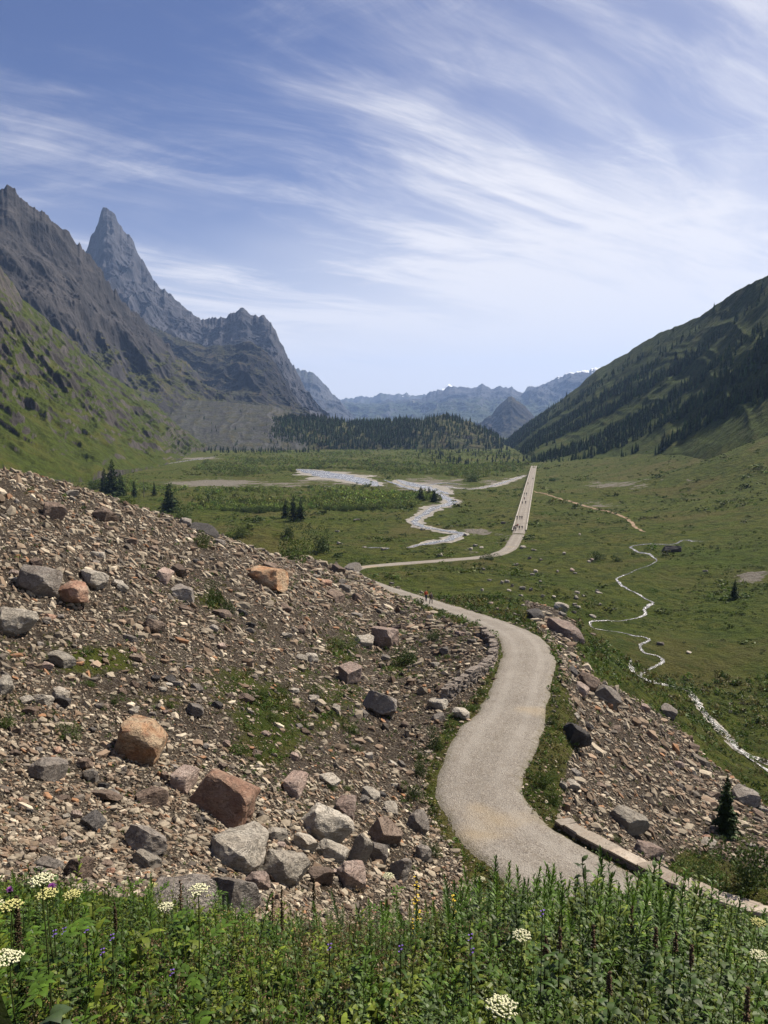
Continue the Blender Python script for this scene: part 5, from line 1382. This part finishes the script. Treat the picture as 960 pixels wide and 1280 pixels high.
spike(567, 1118, 1165, 11, 6.4, M['yellow'], 'mullein', 'shorter yellow flower spike near the bottom of the gravel path', 'flower', 56, 26, 'flower')
for k, (px, a, b, d) in enumerate([(790,1133,1168,5.6),(700,1160,1185,4.6),(742,1155,1185,4.8),(845,1165,1190,4.6),(762,1215,1240,3.6),(935,1235,1262,3.0),(682,1170,1195,4.6),(865,1180,1205,4.2),(820,1160,1184,5.0),(340,1112,1150,6.0),(225,1100,1140,6.2)]):
    spike(px, a, b, rng.uniform(6, 9), d, M['seed'], 'dock_stalk', 'brown dock stalk with clustered seeds in the green herbs', 'plant', 60 + k, 75, group='brown dock stalks on the bank')
# burdock
b_ = unproj(60, 1225, 3.6); g0 = float(gz(b_[0], 3.6)); t = empty('burdock', (b_[0], 3.6, g0), 'broad leaved burdock with large grey green leaves below the cream umbels', 'plant')
for k, (a, el, L, w, z) in enumerate([(-.2, .25, .17, .11, .40), (.9, .5, .16, .10, .44), (2.4, .3, .16, .10, .38), (-1.2, .1, .15, .10, .33), (3.6, .4, .15, .09, .36), (-.6, .7, .14, .09, .46), (1.7, .2, .16, .10, .30), (4.4, .15, .16, .10, .28)]):
    q = QB(); b0 = np.array([0, 0, z]); q.tube([np.zeros(3), b0], .005, np.array([.06, .075, .04]), 4)
    q.leaf(b0, np.array([math.cos(a) * math.cos(el), math.sin(a) * math.cos(el), math.sin(el)]), Z, L, w, .45, np.array([.045, .070, .036]), 4)
    link(bpy.data.objects.new('leaf', q.mesh('leaf', M['herb'])), t)
# ------------------------------------------------------------------ walkers
def skin(name, verts, edges, radii, mat, parent=None, sub=1, root=0, keep_mesh=None):
    me = bpy.data.meshes.new(name); me.from_pydata([tuple(v) for v in verts], edges, []); me.update()
    o = bpy.data.objects.new(name, me); COL.objects.link(o)
    m = o.modifiers.new('skin', 'SKIN'); m.use_smooth_shade = True
    for i, r in enumerate(radii):
        sv = me.skin_vertices[0].data[i]; rr = r if isinstance(r, tuple) else (r, r); sv.radius = rr; sv.use_root = (i == root)
    s = o.modifiers.new('sub', 'SUBSURF'); s.levels = sub; s.render_levels = sub
    dg = bpy.context.evaluated_depsgraph_get(); out = bpy.data.meshes.new_from_object(o.evaluated_get(dg)); out.name = name
    bpy.data.objects.remove(o); out.materials.clear(); out.materials.append(mat)
    for p in out.polygons: p.use_smooth = True
    return out
M['skin'] = mat_plain('skin', (.42, .26, .19), .6, .3, 10, .1)
M['hair'] = mat_plain('dark_hair', (.03, .022, .018), .6, .3, 30, .3)
def cloth(name, c): return mat_plain(name, c, .85, .1, 12, .18, .2)
CL = {'red': cloth('red_cloth', (.32, .045, .03)), 'orange': cloth('orange_cloth', (.42, .12, .03)), 'navy': cloth('navy_cloth', (.025, .03, .05)), 'black': cloth('black_cloth', (.02, .02, .022)), 'grey': cloth('grey_cloth', (.10, .10, .11)),
      'brown': cloth('brown_cloth', (.09, .055, .035)), 'blue': cloth('blue_cloth', (.05, .09, .20)), 'white': cloth('white_cloth', (.55, .54, .52)), 'green': cloth('green_cloth', (.05, .07, .035))}
def walker_parts(stride, jacket, trousers, pack, swing=.25):
    """meshes of a walking figure facing -Y (toward the camera), feet at z = 0."""
    s = stride
    J = {'pel': (0, 0, .95), 'wai': (0, .01, 1.10), 'che': (0, .0, 1.32), 'nec': (0, -.01, 1.50), 'hd0': (0, -.03, 1.57), 'hd1': (0, -.035, 1.66), 'hd2': (0, -.02, 1.73)}
    for sd, k in ((-1, 'l'), (1, 'r')):
        ph = s * sd
        J.update({'hip' + k: (.09 * sd, 0, .91), 'kne' + k: (.10 * sd, -.30 * ph - .05, .50), 'ank' + k: (.10 * sd, -.42 * ph + .04, .09), 'toe' + k: (.11 * sd, -.42 * ph - .13, .035),
                  'sho' + k: (.17 * sd, 0, 1.42), 'elb' + k: (.25 * sd, .30 * ph * swing / .25 * .5 + .05, 1.14), 'wri' + k: (.25 * sd, .30 * ph * swing / .25 - .10, .93), 'pal' + k: (.245 * sd, .30 * ph - .13, .86),
                  'fin' + k: (.24 * sd, .30 * ph - .15, .78), 'fi2' + k: (.23 * sd, .30 * ph - .12, .785), 'thu' + k: (.21 * sd, .30 * ph - .17, .83)})
    names = list(J); ix = {n: i for i, n in enumerate(names)}
    R = {'pel': (.145, .105), 'wai': (.125, .095), 'che': (.155, .11), 'nec': .055, 'hd0': .075, 'hd1': .098, 'hd2': .07}
    for k in 'lr': R.update({'hip' + k: .085, 'kne' + k: .058, 'ank' + k: .042, 'toe' + k: .036, 'sho' + k: .058, 'elb' + k: .042, 'wri' + k: .030, 'pal' + k: .034, 'fin' + k: .012, 'fi2' + k: .011, 'thu' + k: .012})
    E = [('pel', 'wai'), ('wai', 'che'), ('che', 'nec'), ('nec', 'hd0'), ('hd0', 'hd1'), ('hd1', 'hd2')]
    for k in 'lr': E += [('pel', 'hip' + k), ('hip' + k, 'kne' + k), ('kne' + k, 'ank' + k), ('ank' + k, 'toe' + k), ('che', 'sho' + k), ('sho' + k, 'elb' + k), ('elb' + k, 'wri' + k), ('wri' + k, 'pal' + k), ('pal' + k, 'fin' + k), ('pal' + k, 'fi2' + k), ('pal' + k, 'thu' + k)]
    body = skin('person', [J[n] for n in names], [(ix[a], ix[b]) for a, b in E], [R[n] for n in names], M['skin'])
    def sub(nm, keys, grow, mat):
        ks = [n for n in names if n in keys]; jx = {n: i for i, n in enumerate(ks)}
        return (nm, skin(nm, [J[n] for n in ks], [(jx[a], jx[b]) for a, b in E if a in jx and b in jx], [tuple(q + grow for q in R[n]) if isinstance(R[n], tuple) else R[n] + grow for n in ks], mat))
    parts = [sub('trousers', {'pel', 'wai', 'hipl', 'hipr', 'knel', 'kner', 'ankl', 'ankr'}, .014, CL[trousers]), sub('jacket', {'pel', 'wai', 'che', 'shol', 'shor', 'elbl', 'elbr', 'wril', 'wrir'}, .022, CL[jacket]),
             ('boots', skin('boots', [J['ankl'], J['toel'], J['ankr'], J['toer']], [(0, 1), (2, 3)], [.052, .044, .052, .044], CL['brown'])),
             ('hair', skin('hair', [(0, .0, 1.63), (0, .005, 1.71), (0, -.02, 1.755)], [(0, 1), (1, 2)], [.085, .094, .07], M['hair']))]
    # eyes, nose and ears stay on the head
    if pack: parts.append(('backpack', skin('backpack', [(0, .20, 1.05), (0, .22, 1.25), (0, .19, 1.46)], [(0, 1), (1, 2)], [(.14, .09), (.15, .11), (.11, .07)], CL[pack])))
    return body, parts
def walker(p, rz, wp, label, group=None, s=1.0):
    body, parts = wp
    o = bpy.data.objects.new('person', body); link(o); o.location = p; o.rotation_euler = (0, 0, rz); o.scale = (s, s, s); tag(o, label, 'person', group)
    for nm, me in parts: link(bpy.data.objects.new(nm, me), o)
    return o
WA = walker_parts(.6, 'orange', 'navy', 'red'); WB = walker_parts(-.5, 'grey', 'black', 'brown'); WC = walker_parts(.55, 'black', 'navy', 'black'); WD = walker_parts(-.6, 'navy', 'grey', None); WE = walker_parts(.4, 'red', 'black', 'navy')
def on_path(px, py):
    L = np.concatenate([PL, RL]); a, b, _ = proj(L[:, 0], L[:, 1], L[:, 2]); k = int(np.argmin((a - px) ** 2 * .3 + (b - py) ** 2))
    y = L[k, 1]; q = unproj(px, py, y); return np.array([q[0], y, L[k, 2] + .05])
walker(on_path(532.5, 755), math.pi * .9, WA, 'hiker in an orange jacket with a red pack on the gravel path', s=1.02)
walker(on_path(538.5, 763), math.pi * .85, WB, 'hiker in dark clothes just behind the one in orange')
far = [(640.5,664,WC,0),(642.5,662.5,WD,0),(645,661,WC,0),(647,660.5,WE,0),(644.5,664.5,WD,0),(649.2,663,WC,0),(652.6,663,WD,0),(644.3,650,WC,1),(646,650,WD,1),(649.8,649.5,WD,1),(652.4,649.5,WC,1),(653,631,WD,2),(657,630.5,WC,2),(655.6,625.5,WE,2),(655.2,619.5,WD,2),(658,619.5,WC,2),(660,606,WC,2),(666,600,WD,2)]
LAB = ['distant walker in the crowded group at the near end of the straight road', 'distant walker in the loose group behind the crowded one on the straight road', 'tiny distant walker far along the straight road']
GRP = ['walkers in the crowded group', 'walkers in the loose group', 'walkers far along the road']
for px, py, wv, k in far:
    y = 38 * F / (py - 535) if py > 545 else 700
    kk = int(np.argmin(np.abs(proj(RL[:, 0], RL[:, 1], RL[:, 2])[1] - py)))
    cx_, y, z = RL[kk, 0], RL[kk, 1], RL[kk, 2]; x = np.clip(unproj(px, py, y)[0], cx_ - 1.9, cx_ + 1.9)
    walker((x, y, z + .05), rng.uniform(-.3, .3) + (math.pi if rng.random() < .5 else 0), wv, LAB[k], GRP[k])
# ------------------------------------------------------------------ sun, sky, air, camera
SUN_EL, SUN_AZ = math.radians(49), math.radians(52)      # azimuth clockwise from +Y (the view direction)
sun_dir = Vector((math.sin(SUN_AZ) * math.cos(SUN_EL), math.cos(SUN_AZ) * math.cos(SUN_EL), math.sin(SUN_EL)))
sl = bpy.data.lights.new('sun', 'SUN'); sl.energy = 5.0; sl.angle = math.radians(.5); sl.color = (1.0, .91, .79)
so = bpy.data.objects.new('sun', sl); link(so); so.rotation_euler = (-sun_dir).to_track_quat('-Z', 'Y').to_euler(); so.location = (300, 0, 400)

wd = bpy.data.worlds.new('World'); scene.world = wd; wd.use_nodes = True
nt = wd.node_tree; nt.nodes.clear(); N = NT(nt)
sky = N.n('ShaderNodeTexSky', sky_type='NISHITA', sun_disc=False); sky.sun_elevation = SUN_EL; sky.sun_rotation = SUN_AZ
sky.altitude = 2000; sky.air_density = 1.0; sky.dust_density = .6; sky.ozone_density = 2.0
tc = N.n('ShaderNodeTexCoord'); sx = N.n('ShaderNodeSeparateXYZ'); N.l(tc.outputs['Generated'], sx.inputs[0])
zc = N.math('ADD', N.math('MAXIMUM', sx.outputs[2], 0.0), .10)
cx = N.math('DIVIDE', sx.outputs[0], zc); cy = N.math('DIVIDE', sx.outputs[1], zc)
cb = N.n('ShaderNodeCombineXYZ'); N.l(cx, cb.inputs[0]); N.l(cy, cb.inputs[1])
def cloudvec(rot, sc, loc=(0, 0, 0)):
    # turn first, then stretch: fibres run along the direction given by rot
    r = N.n('ShaderNodeMapping'); N.l(cb.outputs[0], r.inputs[0]); r.inputs['Rotation'].default_value = (0, 0, rot); r.inputs['Location'].default_value = loc
    m = N.n('ShaderNodeMapping'); N.l(r.outputs[0], m.inputs[0]); m.inputs['Scale'].default_value = sc
    return m.outputs[0]
warp = N.n('ShaderNodeTexNoise', i_Scale=.7, i_Detail=3.0); N.l(cb.outputs[0], warp.inputs['Vector'])
def fib(rot, sc, loc, detail=8, rough=.62, dist=.5):
    v = cloudvec(rot, sc, loc)
    a = N.n('ShaderNodeVectorMath', operation='ADD'); N.l(v, a.inputs[0])
    wv = N.n('ShaderNodeVectorMath', operation='SCALE'); N.l(warp.outputs['Color'], wv.inputs[0]); wv.inputs['Scale'].default_value = .9; N.l(wv.outputs[0], a.inputs[1])
    return N.noise(a.outputs[0], 1.0, detail, rough, dist)
c1 = fib(math.radians(-38), (.55, 2.6, 1), (1.3, .2, 0))
c2 = fib(math.radians(-12), (.8, 1.6, 1), (4.1, 2.2, 0), 9, .68, .8)
c3 = fib(math.radians(-55), (.35, 1.1, 1), (7.3, .6, 0), 5, .55, .2)
big = N.noise(cloudvec(0, (.55, .55, 1), (2.0, 3.0, 0)), 1.0, 3, .5)
# more veil toward the sun's side and toward the horizon
c4 = fib(math.radians(-36), (1.3, 6.5, 1), (2.7, 5.2, 0), 6, .65, .9)
side = N.ramp(N.math('ADD', sx.outputs[0], N.math('MULTIPLY', sx.outputs[2], -.45)), -.55, .40, .0, .36)
low = N.ramp(sx.outputs[2], .0, .36, .85, 0)
veil = N.math('ADD', N.math('ADD', side, low), N.math('MULTIPLY', N.ramp(big, .35, .65), .14))
fi = N.math('ADD', N.math('MULTIPLY', N.ramp(c1, .43, .66), .55), N.math('ADD', N.math('MULTIPLY', N.ramp(c2, .45, .70), .42), N.math('MULTIPLY', N.ramp(c3, .44, .66), .32)))
fi = N.math('MULTIPLY', fi, N.ramp(c4, .30, .66, .46, 1.0))
cl = N.math('ADD', veil, N.math('MULTIPLY', fi, N.ramp(veil, .0, .8, .55, .85)))
cf = N.ramp(cl, .05, 1.10, 0, .95)
skyc = N.hsv(sky.outputs[0], .520, 1.10, .92)
col = N.mix(cf, skyc, (10.2, 9.9, 10.0))
bg = N.n('ShaderNodeBackground'); N.l(col, bg.inputs[0]); bg.inputs[1].default_value = .050
ow = N.n('ShaderNodeOutputWorld'); N.l(bg.outputs[0], ow.inputs[0])

HAZE = 5.6e-5
hz = bpy.data.meshes.new('haze'); b = bmesh.new(); bmesh.ops.create_cube(b, size=1)
x0, x1, y0, y1, zlo, zhi = -14000, 14000, -13500, 14500, -120, 1300
for v in b.verts: v.co = Vector(((x0 + x1) / 2 + v.co.x * (x1 - x0), (y0 + y1) / 2 + v.co.y * (y1 - y0), (zlo + zhi) / 2 + v.co.z * (zhi - zlo)))
b.to_mesh(hz); b.free()
hm, nt = mat_new('haze_air'); pv = nt.nodes.new('ShaderNodeVolumePrincipled'); pv.inputs['Color'].default_value = (.37, .57, 1.0, 1); pv.inputs['Density'].default_value = HAZE; pv.inputs['Anisotropy'].default_value = .2
nt.links.new(pv.outputs[0], nt.nodes.new('ShaderNodeOutputMaterial').inputs['Volume'])
hz.materials.append(hm); tag(link(bpy.data.objects.new('haze', hz)), 'thin blue air over the whole valley', None, kind='stuff')

cam = bpy.data.cameras.new('camera'); co = bpy.data.objects.new('camera', cam); link(co)
co.location = (0, 0, CZ); co.rotation_euler = (math.pi / 2 - PITCH, 0, 0)
cam.sensor_fit = 'VERTICAL'; cam.sensor_height = 36.0; cam.lens = 36.0 * F / 1280.0
cam.clip_start = .05; cam.clip_end = 80000
scene.camera = co
vs = scene.view_settings; vs.view_transform = 'Standard'; vs.look = 'None'; vs.gamma = 1.0; vs.exposure = .95; vs.use_curve_mapping = False
cy = scene.cycles
scene.render.engine = 'CYCLES'
cy.use_denoising = True; cy.denoiser = 'OPENIMAGEDENOISE'; cy.max_bounces = 5; cy.diffuse_bounces = 2; cy.glossy_bounces = 2; cy.transmission_bounces = 2; cy.volume_bounces = 0; cy.transparent_max_bounces = 6
cy.sample_clamp_indirect = 4.0; cy.caustics_reflective = False; cy.caustics_refractive = False
